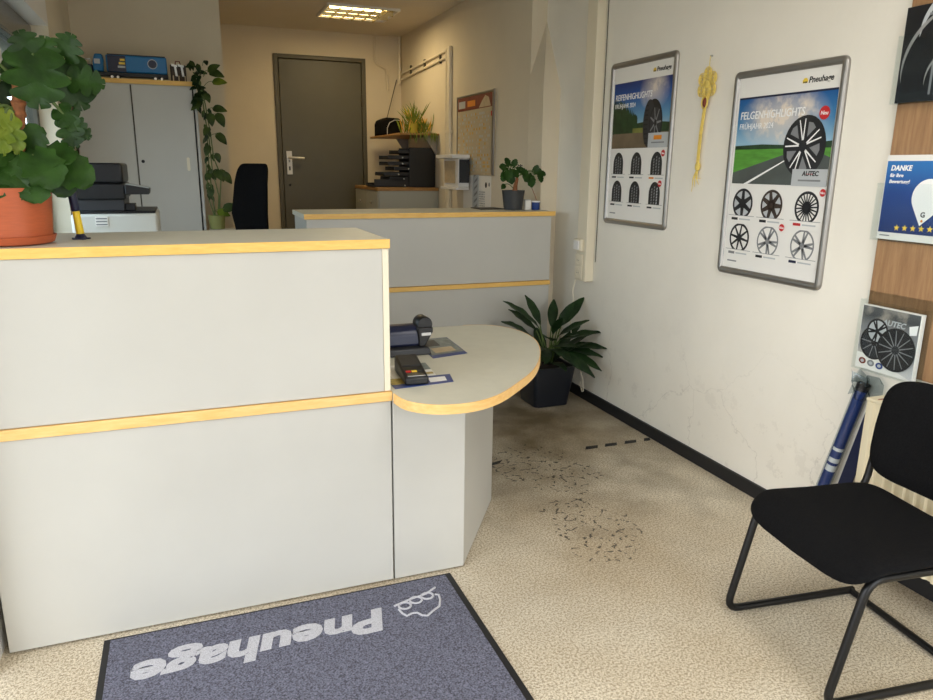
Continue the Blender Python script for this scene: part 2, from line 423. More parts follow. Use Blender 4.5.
# back wall with door opening
DX0, DX1, DZ1 = .945, 1.868, 2.525
w = MB().box(XL-.2, DX0, YB, YB+.15, 0, ZC, 'wall_back').box(DX1, XR+.2, YB, YB+.15, 0, ZC, 'wall_back').box(DX0, DX1, YB, YB+.15, DZ1, ZC, 'wall_back').box(DX0, DX1, YB+.1, YB+.15, 0, DZ1, 'wall_back')
struct(w, 'wall_back', 'warm beige end wall of the back office around the grey door', 'wall')
# left wall with window opening
WY0, WY1, WZ0, WZ1 = 3.2, 4.93, .95, 2.2
w = MB()
w.box(XL-.16, XL, 2.2, WY0, 0, ZC, 'white').box(XL-.16, XL, WY1, YB+.1, 0, ZC, 'wall_back')
w.box(XL-.16, XL, WY0, WY1, 0, WZ0, 'white').box(XL-.16, XL, WY0, WY1, WZ1, ZC, 'white')
struct(w, 'wall_left', 'white window wall beside the tall potted plant', 'wall')
struct(MB().box(XF, XL-.16, 2.2, 2.32, 0, ZC, 'wall').box(XF, XF+.12, YF-.15, 2.2, 0, .2, 'wall').box(XF, XF+.12, YF-.15, 2.2, 2.35, ZC, 'wall').box(XF, XF+.12, YF-.15, YF+.15, .2, 2.35, 'wall').box(XF, XF+.12, 2.0, 2.2, .2, 2.35, 'wall'), 'wall_left_front')
struct(MB().box(XL, .362, 5.98, 6.12, PLAT, ZC, 'wall_back'), 'wall_partition', 'short partition wall behind the grey sliding door cabinet', 'wall')
# front wall of the shop behind the camera: shopfront glazing opening with posts
w = MB().box(XF, XR+.2, YF-.15, YF, 0, .1, 'wall').box(XF, XR+.2, YF-.15, YF, 2.25, ZC, 'wall').box(XF, .55, YF-.15, YF, .1, 2.25, 'wall').box(2.3, XR+.2, YF-.15, YF, .1, 2.25, 'wall')
struct(w, 'wall_front')
w = MB()
for x in (.58, 1.42, 2.27): w.box(x-.03, x+.03, YF-.1, YF-.04, .1, 2.25, 'white')
w.box(.55, 2.3, YF-.1, YF-.04, .1, .16, 'white').box(.55, 2.3, YF-.1, YF-.04, 2.19, 2.25, 'white')
struct(w, 'window_2')
# left window: shutter box, frame, sill, glass
wd = thing('window_1', 'grey framed window behind the tall potted plant', 'window'); wd['kind'] = 'structure'
xo = XL-.13
f = MB()
f.box(xo-.03, xo+.03, WY0, WY0+.06, WZ0, WZ1, 'white').box(xo-.03, xo+.03, WY1-.045, WY1, WZ0, WZ1, 'dframe')
f.box(xo-.03, xo+.03, 4.02, 4.1, WZ0, 2.06, 'white').box(xo-.03, xo+.03, WY0+.06, WY1-.045, WZ0, WZ0+.06, 'white')
f.build('window_frame', wd, .004)
MB().box(xo-.03, xo+.045, WY0, WY1, 2.06, WZ1, 'aludark').build('shutter_box', wd, .01)
MB().box(xo-.005, xo+.005, WY0+.06, WY1-.045, WZ0+.06, 2.06, 'glass').build('pane', wd)
bl_ = MB()
for i in range(6): bl_.box(xo-.045, xo-.032-.004*(i % 2), WY0+.02, WY1-.02, 1.80+i*.052, 1.80+i*.052+.05, 'white')
bl_.build('shutter_slats', wd, .003)
MB().box(XL-.1, XL+.03, WY0, WY1, WZ0-.03, WZ0+.001, 'white').build('window_sill', wd, .006)
# baseboard
struct(MB().box(XR-.014, XR, YF, 4.45, 0, .066, 'black'), 'baseboard_right', 'black rubber skirting along the poster wall', 'skirting')
# back door
dr = thing('door_1', 'tall grey steel door in the end wall', 'door', (0, 0, 0)); dr['kind'] = 'structure'
M['dfr'] = mat('door_frame_paint', (84, 80, 64), .5)
fr = MB().box(DX0, DX0+.045, YB-.02, YB+.09, PLAT, DZ1, 'dfr').box(DX1-.045, DX1, YB-.02, YB+.09, PLAT, DZ1, 'dfr').box(DX0+.045, DX1-.045, YB-.02, YB+.09, DZ1-.04, DZ1, 'dfr')
fr.build('door_frame', dr, .004)
leaf_o = MB().box(DX0+.05, DX1-.05, YB-.012, YB+.04, PLAT+.01, DZ1-.045, 'doorgrey').build('door_leaf', dr, .004)
h = MB().box(1.03, 1.083, YB-.026, YB-.012, 1.37, 1.60, 'hsteel'); h.tube([(1.056, YB-.03, 1.535), (1.056, YB-.07, 1.535), (1.08, YB-.08, 1.535), (1.2, YB-.08, 1.53)], .0125, 'hsteel'); h.box(1.048, 1.064, YB-.028, YB-.0262, 1.41, 1.45, 'blackp').box(1.048, 1.064, YB-.028, YB-.0262, 1.49, 1.515, 'grey')
h.build('door_handle', leaf_o, .003)
MB().ball((1.055, YB-.013, 1.265), (.012, .008, .012), 'blackp').build('peg', leaf_o)
for z in (.75, 2.05): MB().tube([(DX1-.045, YB-.026, z), (DX1-.045, YB-.026, z+.12)], .011, 'dframe', 10).build('hinge', leaf_o)
struct(MB().box(-40, 40, -40, YF-.15, -.3, -.12, 'concrete'), 'trim_pavement')
struct(MB().box(-40, XF, YF-.15, 40, -.3, -.12, 'concrete'), 'trim_pavement_side')

# ================================================================== FRONT RECEPTION COUNTER
CX0, CX1, CY, CYB = -.597, .612, 2.285, 2.76
rc = thing('reception_counter', 'light grey front reception counter with two pale wooden strips', 'counter', (0, CY, 0))
o_ = (0, CY, 0)
MB(o_).box(CX0, CX1, CY+.004, CY+.024, .008, .686, 'lam').build('lower_panel', rc, .0015)
MB(o_).box(CX0, CX1-.022, CY+.004, CY+.024, .7225, 1.203, 'lam').build('upper_panel', rc, .0015)
MB(o_).box(CX0, CX1+.004, CY-.004, CY+.03, .688, .7205, 'edgefront').build('edge_strip', rc, .002)
t = MB(o_).box(CX0, CX1, CY+.001, CYB, 1.205, 1.233, 'lamtop').build('worktop', rc, .001)
MB(o_).box(CX0, CX1+.003, CY-.004, CY+.0005, 1.204, 1.2335, 'edge').build('worktop_edge', t, .001)
MB(o_).box(CX1-.021, CX1, CY+.004, CYB, .7225, 1.203, 'plast').build('side_panel', rc, .0015)
MB(o_).box(CX0, CX0+.02, CY+.025, CYB, .008, 1.203, 'lam').build('side_panel', rc, .0015)
# ------------------------------------------------------------------ rounded desk at its end
rd = thing('reception_desk', 'low desk with rounded end and wooden rim beside the front counter', 'desk', (1.0, 2.7, 0))
o_ = (1.0, 2.7, 0)
ctrl = [(.617, 2.262), (.635, 2.175), (.70, 2.11), (.787, 2.088), (.87, 2.10), (.96, 2.15), (1.07, 2.25), (1.18, 2.365), (1.275, 2.50), (1.355, 2.65), (1.412, 2.80), (1.432, 2.93), (1.418, 3.05), (1.375, 3.135), (1.31, 3.185), (1.22, 3.205)]
def catmull(p, k=4):
    out = []
    for i in range(len(p)-1):
        a, b, c, d = (Vector(p[max(0, min(len(p)-1, i+j))]) for j in (-1, 0, 1, 2))
        for q in range(k):
            t_ = q/k; out.append(tuple(.5*((2*b)+(c-a)*t_+(2*a-5*b+4*c-d)*t_*t_+(3*b-a-3*c+d)*t_**3)))
    return out+[p[-1]]
rim = catmull(ctrl)
poly = rim+[(.35, 3.215), (.35, 2.775), (.617, 2.775)]
tp = MB(o_).prism(poly, .6885, .72, 'lamtop').build('tabletop', rd)
e = MB(o_); v = []
for i, p in enumerate(rim):
    a = Vector(rim[min(i+1, len(rim)-1)])-Vector(rim[max(i-1, 0)]); a.normalize(); nrm = Vector((a.y, -a.x))
    q = Vector(p)+nrm*.0035; v += [(p[0], p[1], .687), (q.x, q.y, .687), (q.x, q.y, .7205), (p[0], p[1], .7205)]
K = len(rim); fs = [(0, 1, 2, 3), ((K-1)*4, (K-1)*4+3, (K-1)*4+2, (K-1)*4+1)]
for i in range(K-1):
    for k in range(4): fs.append((i*4+k, i*4+(k+1) % 4, i*4+4+(k+1) % 4, i*4+4+k))
e.add(v, fs, 'edgefront'); e.build('wooden_rim', tp)
MB(o_).box(.618, .884, 2.29, 2.308, .006, .688, 'lam').build('front_panel', rd, .0015)
dx, dy = 1.2-.886, 2.77-2.299; L_ = math.hypot(dx, dy); ux, uy = dx/L_, dy/L_; nx, ny = -uy, ux
MB(o_).prism([(.887, 2.296), (1.2, 2.77), (1.2+nx*.018, 2.77+ny*.018), (.887+nx*.018, 2.296+ny*.018)], .006, .688, 'lam').build('angled_panel', rd, .0015)
MB(o_).box(.66, 1.18, 2.775, 2.793, .006, .688, 'lam').build('rear_panel', rd, .0015)

# ================================================================== REAR COUNTER
cc = thing('rear_counter', 'long grey counter at the back with yellow edge strips', 'counter', (1.44, 4.25, 0))
o_ = (1.44, 4.25, 0)
RX0, RX1 = .645, 2.238
t = MB(o_).box(RX0, RX1, 4.25, 4.73, 1.162, 1.19, 'lamtop').build('worktop', cc, .001)
MB(o_).box(RX0-.002, RX1+.012, 4.244, 4.2495, 1.161, 1.1905, 'edge').build('worktop_edge', t, .001)
MB(o_).box(RX0+.012, RX1-.012, 4.256, 4.276, .745, 1.161, 'lam').build('upper_panel', cc, .001)
MB(o_).box(RX0+.005, RX1-.008, 4.246, 4.28, .715, .742, 'edge').build('edge_strip', cc, .001)
MB(o_).box(RX0+.012, RX1-.012, 4.256, 4.276, .008, .713, 'lam').build('lower_panel', cc, .001)
MB(o_).box(RX0+.012, RX0+.032, 4.277, 4.72, .008, 1.161, 'lam').build('side_panel', cc, .001)
MB(o_).box(RX1-.032, RX1-.012, 4.277, 4.72, .008, 1.161, 'lam').build('side_panel', cc, .001)

# ================================================================== DOOR MAT
mt = thing('door_mat', 'blue grey entrance mat with a pale company logo lying before the counter', 'mat', (.24, 1.5, 0))
o_ = (.24, 1.5, 0)
MB(o_).box(-.335, .82, .55, 2.262, .001, .006, 'black').build('rubber_border', mt, .002)
pile = MB(o_).box(-.315, .795, .57, 2.245, .0065, .0125, 'mat').build('carpet', mt, .002)
lg = MB(o_); lg.T = Matrix.Translation((.528, 2.118, .0128)) @ Matrix.Rotation(PI+.03, 4, 'Z')
lg.text('Pneuhage', 0, 0, .158, 'matlogo', shear=.2, bold=.0065, sx=1.27, depth=.0004)
lg.build('lettering', pile)
lg = MB(o_)
def fl(pts, r=.0042, closed=False): lg.tube([(x-.012, y-.012, .013) for x, y in pts], r, 'matlogo', 6, closed)
def circ(cx, cy, rx, ry, n=14): return [(cx+rx*math.cos(2*PI*i/n), cy+ry*math.sin(2*PI*i/n)) for i in range(n)]
fl([(.578, 2.128), (.64, 2.148), (.70, 2.16), (.745, 2.188)])
for cx, cy in ((.613, 2.118), (.658, 2.137), (.702, 2.148)): fl(circ(cx, cy, .021, .019), .0042, True)
fl([(.588, 2.105), (.593, 2.078), (.603, 2.06), (.622, 2.068), (.64, 2.066), (.652, 2.045), (.668, 2.038), (.69, 2.055), (.722, 2.075), (.737, 2.11), (.742, 2.14), (.73, 2.147)])
lg.build('emblem', pile)

# ================================================================== POSTERS
def wheel(mb, cx, cy, r, z, n, sx=.92, rim='ink', spoke='silver', wid=.1, split=False, twist=0, face=None, hub='ink', rw=.84, cut=None):
    def ring(r0, r1, m, zz, k=32):
        v = []
        for i in range(k): a = 2*PI*i/k; v += [(cx+sx*r0*math.cos(a), cy+r0*math.sin(a), zz), (cx+sx*r1*math.cos(a), cy+r1*math.sin(a), zz)]
        mb.add(v, [(2*i, 2*i+1, (2*i+3) % (2*k), (2*i+2) % (2*k)) for i in range(k)], m)
    if face: mb.poly([(cx+sx*r*math.cos(2*PI*i/32), cy+r*math.sin(2*PI*i/32), z) for i in range(32)], face)
    ring(r*rw, r, rim, z+.0003)
    for i in range(n):
        a = 2*PI*i/n+PI/2+twist
        for da in ((-.16, .16) if split else (0,)):
            c0, s0 = math.cos(a), math.sin(a); c1, s1 = math.cos(a+da), math.sin(a+da)
            px, py = -s1, c1; w0, w1 = wid*.5*r*1.2, wid*.5*r*.8
            q = [(c0*r*.12+px*w0, s0*r*.12+py*w0), (c1*r*.9+px*w1, s1*r*.9+py*w1), (c1*r*.9-px*w1, s1*r*.9-py*w1), (c0*r*.12-px*w0, s0*r*.12-py*w0)]
            mb.poly([(cx+sx*x, cy+y, z+.0006) for x, y in q], spoke)
    mb.poly([(cx+sx*r*.2*math.cos(2*PI*i/16), cy+r*.2*math.sin(2*PI*i/16), z+.0009) for i in range(16)], hub)

def tyre(mb, cx, cy, w_, h_, z, m='ink', light=False):
    n = 14; pts = [(cx-w_/2, cy), (cx+w_/2, cy)]
    for i in range(n+1):
        a = PI*i/n; pts.append((cx+w_/2*math.cos(a)*(1 if abs(math.cos(a)) < .99 else 1), cy+h_*.45+h_*.55*math.sin(a)))
    mb.poly([(x, y, z) for x, y in pts], m)
    for k in (-.28, -.05, .18):
        x = cx+k*w_; hh = h_*(.86-abs(k)*.5)
        for j in range(6):
            y0 = cy+.01*h_+j*hh/6
            mb.poly([(x, y0, z+.0003), (x+w_*.1, y0+h_*.03, z+.0003), (x+w_*.1, y0+hh/9+h_*.03, z+.0003), (x, y0+hh/9, z+.0003)], 'lgrey' if light and k > 0 else 'grey')

def bars(mb, x, y, w_, h_, z, m='grey'): mb.poly([(x, y, z), (x+w_, y, z), (x+w_, y+h_, z), (x, y+h_, z)], m)
def rq(mb, x0, x1, y0, y1, z, m): mb.poly([(x0, y0, z), (x1, y0, z), (x1, y1, z), (x0, y1, z)], m)
def disc(mb, cx, cy, r, z, m, sx=1): mb.poly([(cx+sx*r*math.cos(2*PI*i/20), cy+r*math.sin(2*PI*i/20), z) for i in range(20)], m)
def hog(mb, x, y, s_, z):
    """small yellow emblem before the company name"""
    mb.poly([(x, y, z), (x+.9*s_, y, z), (x+1.05*s_, y+.35*s_, z), (x+.75*s_, y+.75*s_, z), (x+.3*s_, y+.75*s_, z), (x-.05*s_, y+.4*s_, z)], 'yellow')
    for k in range(3): disc(mb, x+(.22+.28*k)*s_, y+.12*s_, .13*s_, z+.0003, 'ink')

PW, PH = .612, .888
def poster(name, label, y_left, z_bot, lean):
    p = thing(name, label, 'poster', (XR, y_left-PW/2, z_bot+PH/2), WALLR, 'framed posters on the white wall')
    fr = MB(); frame_ring(fr, PW, PH, .03, .028, .016, 'alu'); fr.build('frame', p, sharp=50)
    return p
SX0, SX1, SY0, SY1 = -PW/2+.029, PW/2-.029, -PH/2+.029, PH/2-.029
zs = .005
# poster with wheels
p2 = poster('wheel_poster', 'framed poster of alloy wheels with headline FELGENHIGHLIGHTS', 2.786, .993, 0)
s = MB(); s.box(SX0, SX1, SY0, SY1, .001, zs, 'paper')
py0, py1 = -.035, .332
sky2 = print_sky('printed_cloud_sky', .14, .332, [(0, (150, 190, 214)), (.45, (62, 128, 178)), (1, (18, 84, 150))], .95, 11, (-.0, .235, .26, .14))
rq(s, SX0+.012, SX1-.006, .12, py1, zs+.0006, sky2)
rq(s, SX0+.012, SX1-.006, py1-.008, py1, zs+.0009, 'navy')
M['meadow'] = mat('printed_meadow', (86, 150, 52), .4, noise=.25, nscale=12, stretch=(1, 5, 1)); M['road'] = mat('printed_road', (78, 84, 80), .4, noise=.15, nscale=10)
M['hedge'] = mat('printed_hedge', (34, 62, 34), .4, noise=.4, nscale=30)
rq(s, SX0+.012, SX1-.006, py0, .122, zs+.0008, 'meadow')
s.poly([(SX0+.012, .112, zs+.001), (SX1-.006, .112, zs+.001), (SX1-.006, .138, zs+.001), (.05, .126, zs+.001), (-.1, .132, zs+.001), (SX0+.012, .128, zs+.001)], 'hedge')
s.poly([(SX0+.012, py0, zs+.0011), (SX1-.006, py0, zs+.0011), (SX1-.006, .075, zs+.0011), (.17, .11, zs+.0011), (.02, .085, zs+.0011), (SX0+.012, .012, zs+.0011)], 'road')
s.poly([(-.19, py0, zs+.0014), (-.165, py0, zs+.0014), (.105, .092, zs+.0014), (.098, .092, zs+.0014)], 'whiteink')
hog(s, .088, .362, .026, zs+.0006); s.text('Pneuhage', .118, .362, .032, 'ink', zs+.0006, .2, .0007)
s.text('FELGENHIGHLIGHTS', SX0+.028, .24, .0455, 'whiteink', zs+.0022, .08, .0003, sx=.88); s.text('FRÜHJAHR 2024', SX0+.028, .198, .034, 'whiteink', zs+.0022, .06, -.0001, sx=.85)
disc(s, .218, .243, .026, zs+.002, 'red'); s.text('Neu', .218, .236, .021, 'whiteink', zs+.0026, .1, .0002, 'CENTER')
wheel(s, .128, .12, .118, zs+.0016, 5, .88, 'ink', 'whiteink', .055, True, .15, None, 'ink', .88)
s.poly([(.136+.88*.122*math.cos(a), .118+.122*math.sin(a), zs+.0015) for a in [2*PI*i/32 for i in range(32)]], 'ink')
for k in range(5):
    a0 = 2*PI*k/5+PI/2+.15+PI/5
    s.poly([(.128+.88*r_*math.cos(a0+da), .12+r_*math.sin(a0+da), zs+.00175) for r_, da in ((.04, 0), (.095, -.26), (.1, 0), (.095, .26))], 'grey')
rq(s, .09, SX1-.006, py0-.002, .03, zs+.003, 'lgrey'); s.text('AUTEC', .185, .004, .026, 'ink', zs+.0034, .1, .0008, 'CENTER'); rq(s, .165, .2, .0095, .012, zs+.0036, 'red'); bars(s, .125, -.018, .115, .007, zs+.0034, 'grey')
for i, (x, y, n, rim, sp, split) in enumerate([(-.183, -.122, 6, 'ink', 'ink', False), (-.008, -.122, 7, 'brownbox', 'brownbox', False), (.185, -.122, 20, 'ink', 'ink', False), (-.183, -.275, 8, 'ink', 'ink', False), (-.008, -.275, 5, 'grey', 'grey', True), (.185, -.275, 5, 'grey', 'grey', True)]):
    wheel(s, x, y, .066, zs+.0004, n, .95, rim, sp, .3 if n < 8 and not split else (.1 if n > 12 else .16), split, .2*i, 'lgrey' if i in (0, 1) else None, sp, .84 if i < 4 else .88)
    rq(s, x-.085, x+.085, y-.09, y-.0535, zs+.002, 'paper'); rq(s, x-.08, x+.08, y-.0545, y-.0525, zs+.0023, 'grey')
    bars(s, x-.06, y-.074, .04, .011, zs+.0023, ['ink', 'ink', 'red', 'grey', 'ink', 'navy'][i]); bars(s, x-.012, y-.072, .07, .006, zs+.0023, 'lgrey')
for x, y in ((.258, -.06), (.066, -.21)): disc(s, x, y, .015, zs+.0026, 'red'); s.text('Neu', x, y-.005, .014, 'whiteink', zs+.003, .1, .0001, 'CENTER')
bars(s, SX0+.03, -.385, .06, .006, zs+.0006, 'grey')
s.build('printed_sheet', p2, fix=False)
# poster with tyres
py0 = .0
p1 = poster('tyre_poster', 'framed poster of car tyres with headline REIFENHIGHLIGHTS', 3.825, 1.148, 0)
s = MB(); s.box(SX0, SX1, SY0, SY1, .001, zs, 'paper')
sky1 = print_sky('printed_blue_sky', .06, .332, [(0, (170, 190, 196)), (.3, (104, 156, 190)), (.7, (24, 84, 160)), (1, (18, 44, 112))], .85, 7, (.12, .27, .14, .11))
rq(s, SX0+.012, SX1-.006, .06, py1, zs+.0006, sky1)
M['track'] = mat('printed_track', (112, 98, 78), .4, noise=.2, nscale=9)
rq(s, SX0+.012, SX1-.006, py0-.02, .075, zs+.0008, 'track')
tr = [(SX0+.012, .06), (SX1-.006, .06), (SX1-.006, .105), (.2, .11), (.12, .09), (.05, .115), (-.02, .11)]
x = -.02
while x > SX0+.02: tr += [(x, .13+.09*min(1, (-x)/.2)+random.uniform(-.012, .012)), (x-.008, .14+.11*min(1, (-x)/.2)+random.uniform(0, .02))]; x -= .016
tr += [(SX0+.012, .22)]
s.poly([(a, b, zs+.001) for a, b in tr], 'hedge')
M['glade'] = mat('printed_glade', (120, 124, 60), .4, noise=.3, nscale=20); rq(s, -.06, .1, .06, .085, zs+.0012, 'glade')
hog(s, .098, .362, .026, zs+.0006); s.text('Pneuhage', .128, .362, .032, 'ink', zs+.0006, .2, .0007)
s.text('REIFENHIGHLIGHTS', SX0+.028, .24, .0455, 'whiteink', zs+.0022, .08, .0003, sx=.88); s.text('FRÜHJAHR 2024', SX0+.028, .198, .034, 'whiteink', zs+.0022, .06, -.0001, sx=.85)
s.poly([(.128+.09*math.cos(a)*.9, .105+.122*math.sin(a), zs+.0016) for a in [2*PI*i/32 for i in range(32)]], 'ink')
s.poly([(.09+.06*math.cos(a)*.9, .105+.122*math.sin(a), zs+.0017) for a in [2*PI*i/32 for i in range(32)]], 'darkp')
for k in range(9): rq(s, .042+.004*abs(k-4), .08, .0+k*.024, .008+k*.024, zs+.0018, 'ink')
wheel(s, .15, .105, .09, zs+.002, 7, .62, 'ink', 'grey', .12, False, .3, 'darkp', 'ink', .88)
rq(s, .095, SX1-.006, py0-.02, .055, zs+.003, 'lgrey'); rq(s, .145, .215, .02, .042, zs+.0034, 'orange'); bars(s, .125, .002, .115, .007, zs+.0034, 'grey')
for i in range(6):
    x = (-.185, -.005, .182)[i % 3]; y = -.16 if i < 3 else -.315
    tyre(s, x, y, .1, .118, zs+.0006, 'ink', i == 5); rq(s, x-.07, x+.075, y-.002, y, zs+.0012, 'grey')
    bars(s, x-.06, y-.022, .045, .009, zs+.0008, 'orange' if i == 2 else 'ink'); bars(s, x-.005, y-.021, .07, .006, zs+.0008, 'lgrey')
for x, y in ((.235, -.05), (.225, -.205)): disc(s, x, y, .017, zs+.0016, 'red'); s.text('Neu', x, y-.005, .014, 'whiteink', zs+.002, .1, .0001, 'CENTER')
bars(s, SX0+.03, -.385, .06, .006, zs+.0006, 'grey')
s.build('printed_sheet', p1, fix=False)

# ================================================================== STRAW FLOWER HANGING
sf = thing('straw_flower_hanging', 'yellow straw flower ornament hanging between the two framed posters', 'ornament', (XR-.012, 2.97, 1.70))
o_ = (XR-.012, 2.97, 1.70); xx = XR-.012
k = MB(o_); k.tube([(XR, 2.965, 1.975), (xx, 2.965, 1.975)], .004, 'steel'); k.tube([(xx, 2.965, 1.975), (xx, 2.968, 1.90)], .0015, 'straw'); k.build('hanger', sf)
k = MB(o_); cy_, cz_ = 2.972, 1.85
for i in range(6):
    a = 2*PI*i/6+PI/2
    for rr in (.019, .013, .007):
        c0 = Vector((xx, cy_+.044*math.cos(a), cz_+.05*math.sin(a)))
        k.tube([c0+Vector((0, rr*1.1*math.cos(b)*1.2, rr*1.2*math.sin(b)*1.2)) for b in [2*PI*j/12 for j in range(12)]], .0028, 'straw', 6, True)
k.ball((xx, cy_, cz_), (.006, .02, .02), 'straw'); k.build('flower', sf)
k = MB(o_); k.ball((xx-.003, 2.972, 1.768), (.01, .014, .022), 'brown'); k.tube([(xx-.006, 2.972+.02*math.cos(b), 1.77+.03*math.sin(b)) for b in [2*PI*j/14 for j in range(14)]], .004, 'straw', 6, True); k.build('red_bead', sf)
k = MB(o_)
for i, (y0, y1) in enumerate(((2.968, 2.985), (2.976, 2.992), (2.982, 3.0))):
    k.tube([(xx, y0, 1.745), (xx-.004, (y0+y1)/2, 1.62), (xx, y1, 1.49)], .0032, 'straw', 6)
k.ball((xx, 2.99, 1.475), (.01, .018, .022), 'straw')
for y1, z1 in ((3.02, 1.355), (3.0, 1.38), (2.972, 1.39), (2.96, 1.42)): k.tube([(xx, 2.99, 1.47), (xx-.003, (y1+2.99)/2+.008, 1.42), (xx, y1, z1)], [.003, .0025, .0012], 'straw', 6)
k.build('tassel', sf)

# ================================================================== WOOD PANEL AND ACRYLIC HOLDERS
pn = MB((XR, 1.4, 1.4)); pn.box(XR-.018, XR-.0002, .75, 1.94, .76, 2.45, 'panel')
tag(pn.build('wood_panel', bevel=.002, loc=(XR, 1.4, 1.4)), 'brown wood grain panel on the white wall behind the leaflet holders', 'panel')
def holder(name, label, y_left, z0, w_, h_, lip, tilt=0.0):
    """clear wall pocket; local x along the wall, y up, z into the room"""
    h_o = thing(name, label, 'leaflet holder', (XR-.018, y_left, z0), WALLR, 'clear leaflet holders on the wood panel')
    b = MB(); b.box(0, w_, 0, h_, 0, .003, 'clear'); b.build('back_plate', h_o)
    b = MB(); b.box(0, w_, 0, .003, .003, .034, 'clear').box(0, .003, .003, lip, .003, .034, 'clear').box(w_-.003, w_, .003, lip, .003, .034, 'clear').box(.003, w_-.003, .003, lip, .031, .034, 'clear')
    b.build('front_pocket', h_o); return h_o
YH = 1.945
holder('leaflet_holder', 'upper clear holder with the black wheel brochure, over the blue thank you sign', YH, 1.685, .225, .25, .22)
holder('leaflet_holder', 'middle clear holder carrying the blue thank you sign', YH, 1.222, .31, .24, .2)
holder('leaflet_holder', 'lowest clear holder, the one just above the black chair', YH, .745, .262, .292, .262)
# black brochure
b1 = thing('brochure', 'black brochure with a big wheel rim close up, above the blue sign', 'brochure', (XR-.0225, YH-.006, 1.689), WALLR, 'brochures in the clear holders')
M['arc'] = mat('printed_chrome_arc', (150, 150, 148), .3)
b = MB(); b.box(0, .212, 0, .305, 0, .012, 'blackp').build('brochure_stack', b1, .001)
b = MB()
def arc(cx, cy, r, a0, a1, w0, m, z, n=18):
    v = []
    for i in range(n+1):
        a = math.radians(a0+(a1-a0)*i/n); ww = w0*math.sin(PI*(i+.6)/(n+1.2))
        v += [(cx+(r-ww)*math.cos(a), cy+(r-ww)*math.sin(a), z), (cx+(r+ww)*math.cos(a), cy+(r+ww)*math.sin(a), z)]
    b.add(v, [(2*i, 2*i+1, 2*i+3, 2*i+2) for i in range(n)], m)
arc(.2, .1, .19, 95, 190, .006, 'arc', .0128); arc(.21, .2, .15, 92, 178, .009, 'lgrey', .0127); arc(.2, .06, .1, 90, 185, .004, 'arc', .0129)
for k in range(3): rq(b, .12+.03*k, .128+.03*k, .02+.01*k, .13+.01*k, .0128, 'grey')
disc(b, .185, .05, .03, .0131, 'darkp'); arc(.185, .05, .03, 0, 359, .003, 'arc', .0133)
rq(b, .085, .2, .268, .276, .0128, 'grey')
b.build('cover_print', b1, fix=False)
# thank you sign
b2 = thing('thank_you_sign', 'blue card sign reading DANKE with a white pin and five stars', 'sign', (XR-.0225, YH-.006, 1.227), WALLR)
b = MB(); b.box(0, .3, 0, .29, 0, .004, 'paper').build('card', b2, .0005)
b = MB()
bl = print_sky('printed_blue_blend', .03, .27, [(0, (18, 44, 104)), (.55, (20, 62, 136)), (1, (34, 112, 182))])
rq(b, .004, .3, .025, .27, .0044, bl)
b.text('DANKE', .02, .238, .025, 'whiteink', .005, .15, .0008, sx=.95); b.text('für Ihre', .02, .216, .017, 'whiteink', .005, .12, .0004); b.text('Bewertung!', .02, .195, .017, 'whiteink', .005, .12, .0004)
pin = [(.178+.062*math.cos(a), .15+.062*math.sin(a)) for a in [math.radians(-28+236*i/20) for i in range(21)]]+[(.16, .055)]
b.poly([(x, y, .005) for x, y in pin], 'whiteink'); b.text('G', .167, .085, .024, 'ink', .0056, 0, .0005, 'CENTER'); disc(b, .166, .072, .0045, .0056, 'orange')
for i in range(5):
    x = .076+.031*i; y = .043+(.001*i)
    b.poly([(x+(.012 if j % 2 == 0 else .005)*math.cos(PI/2+PI*j/5), y+(.012 if j % 2 == 0 else .005)*math.sin(PI/2+PI*j/5), .005) for j in range(10)], 'yellow')
bars(b, .012, .012, .04, .004, .0046, 'grey'); bars(b, .27, .276, .03, .006, .0046, 'ink')
b.build('card_print', b2, fix=False)
# wheel brochure in lowest holder
b3 = thing('brochure', 'grey square brochure with two black alloy wheels, the lowest on the panel', 'brochure', (XR-.0225, YH-.008, .75), WALLR, 'brochures in the clear holders')
b = MB(); b.box(0, .235, 0, .238, 0, .02, 'paper').build('brochure_stack', b3, .0015)
b = MB()
gb = print_sky('printed_grey_backdrop', 0, .238, [(0, (216, 216, 216)), (.3, (150, 152, 154)), (.7, (128, 130, 132)), (.85, (70, 72, 74)), (1, (90, 92, 94))], .35, 12)
rq(b, .003, .232, .003, .235, .0204, gb)
b.poly([(.003, .003, .0207), (.232, .003, .0207), (.14, .03, .0207), (.09, .055, .0207), (.003, .06, .0207)], 'paper')
b.text('AUTEC', .09, .178, .028, 'lgrey', .0208, .2, .0006)
wheel(b, .068, .105, .062, .0209, 9, .95, 'ink', 'grey', .06, False, .1, 'darkp', 'ink', .86)
wheel(b, .075, .15, .046, .0224, 5, .95, 'ink', 'ink', .16, True, .4, 'lgrey', 'ink', .84)
wheel(b, .158, .098, .078, .0236, 14, .97, 'ink', 'grey', .05, False, .1, 'ink', 'darkp', .86)
for i, m in enumerate(('brown', 'grey', 'bluep')): disc(b, .03+.036*i, .03-.002*i, .012, .0212+i*.0001, m, 1.25); disc(b, .03+.036*i, .03-.002*i, .006, .0216, 'lgrey', 1.25)
b.poly([(.195, .19, .0212), (.228, .2, .0212), (.226, .165, .0212), (.2, .16, .0212)], 'whiteink')
b.build('cover_print', b3, fix=False)

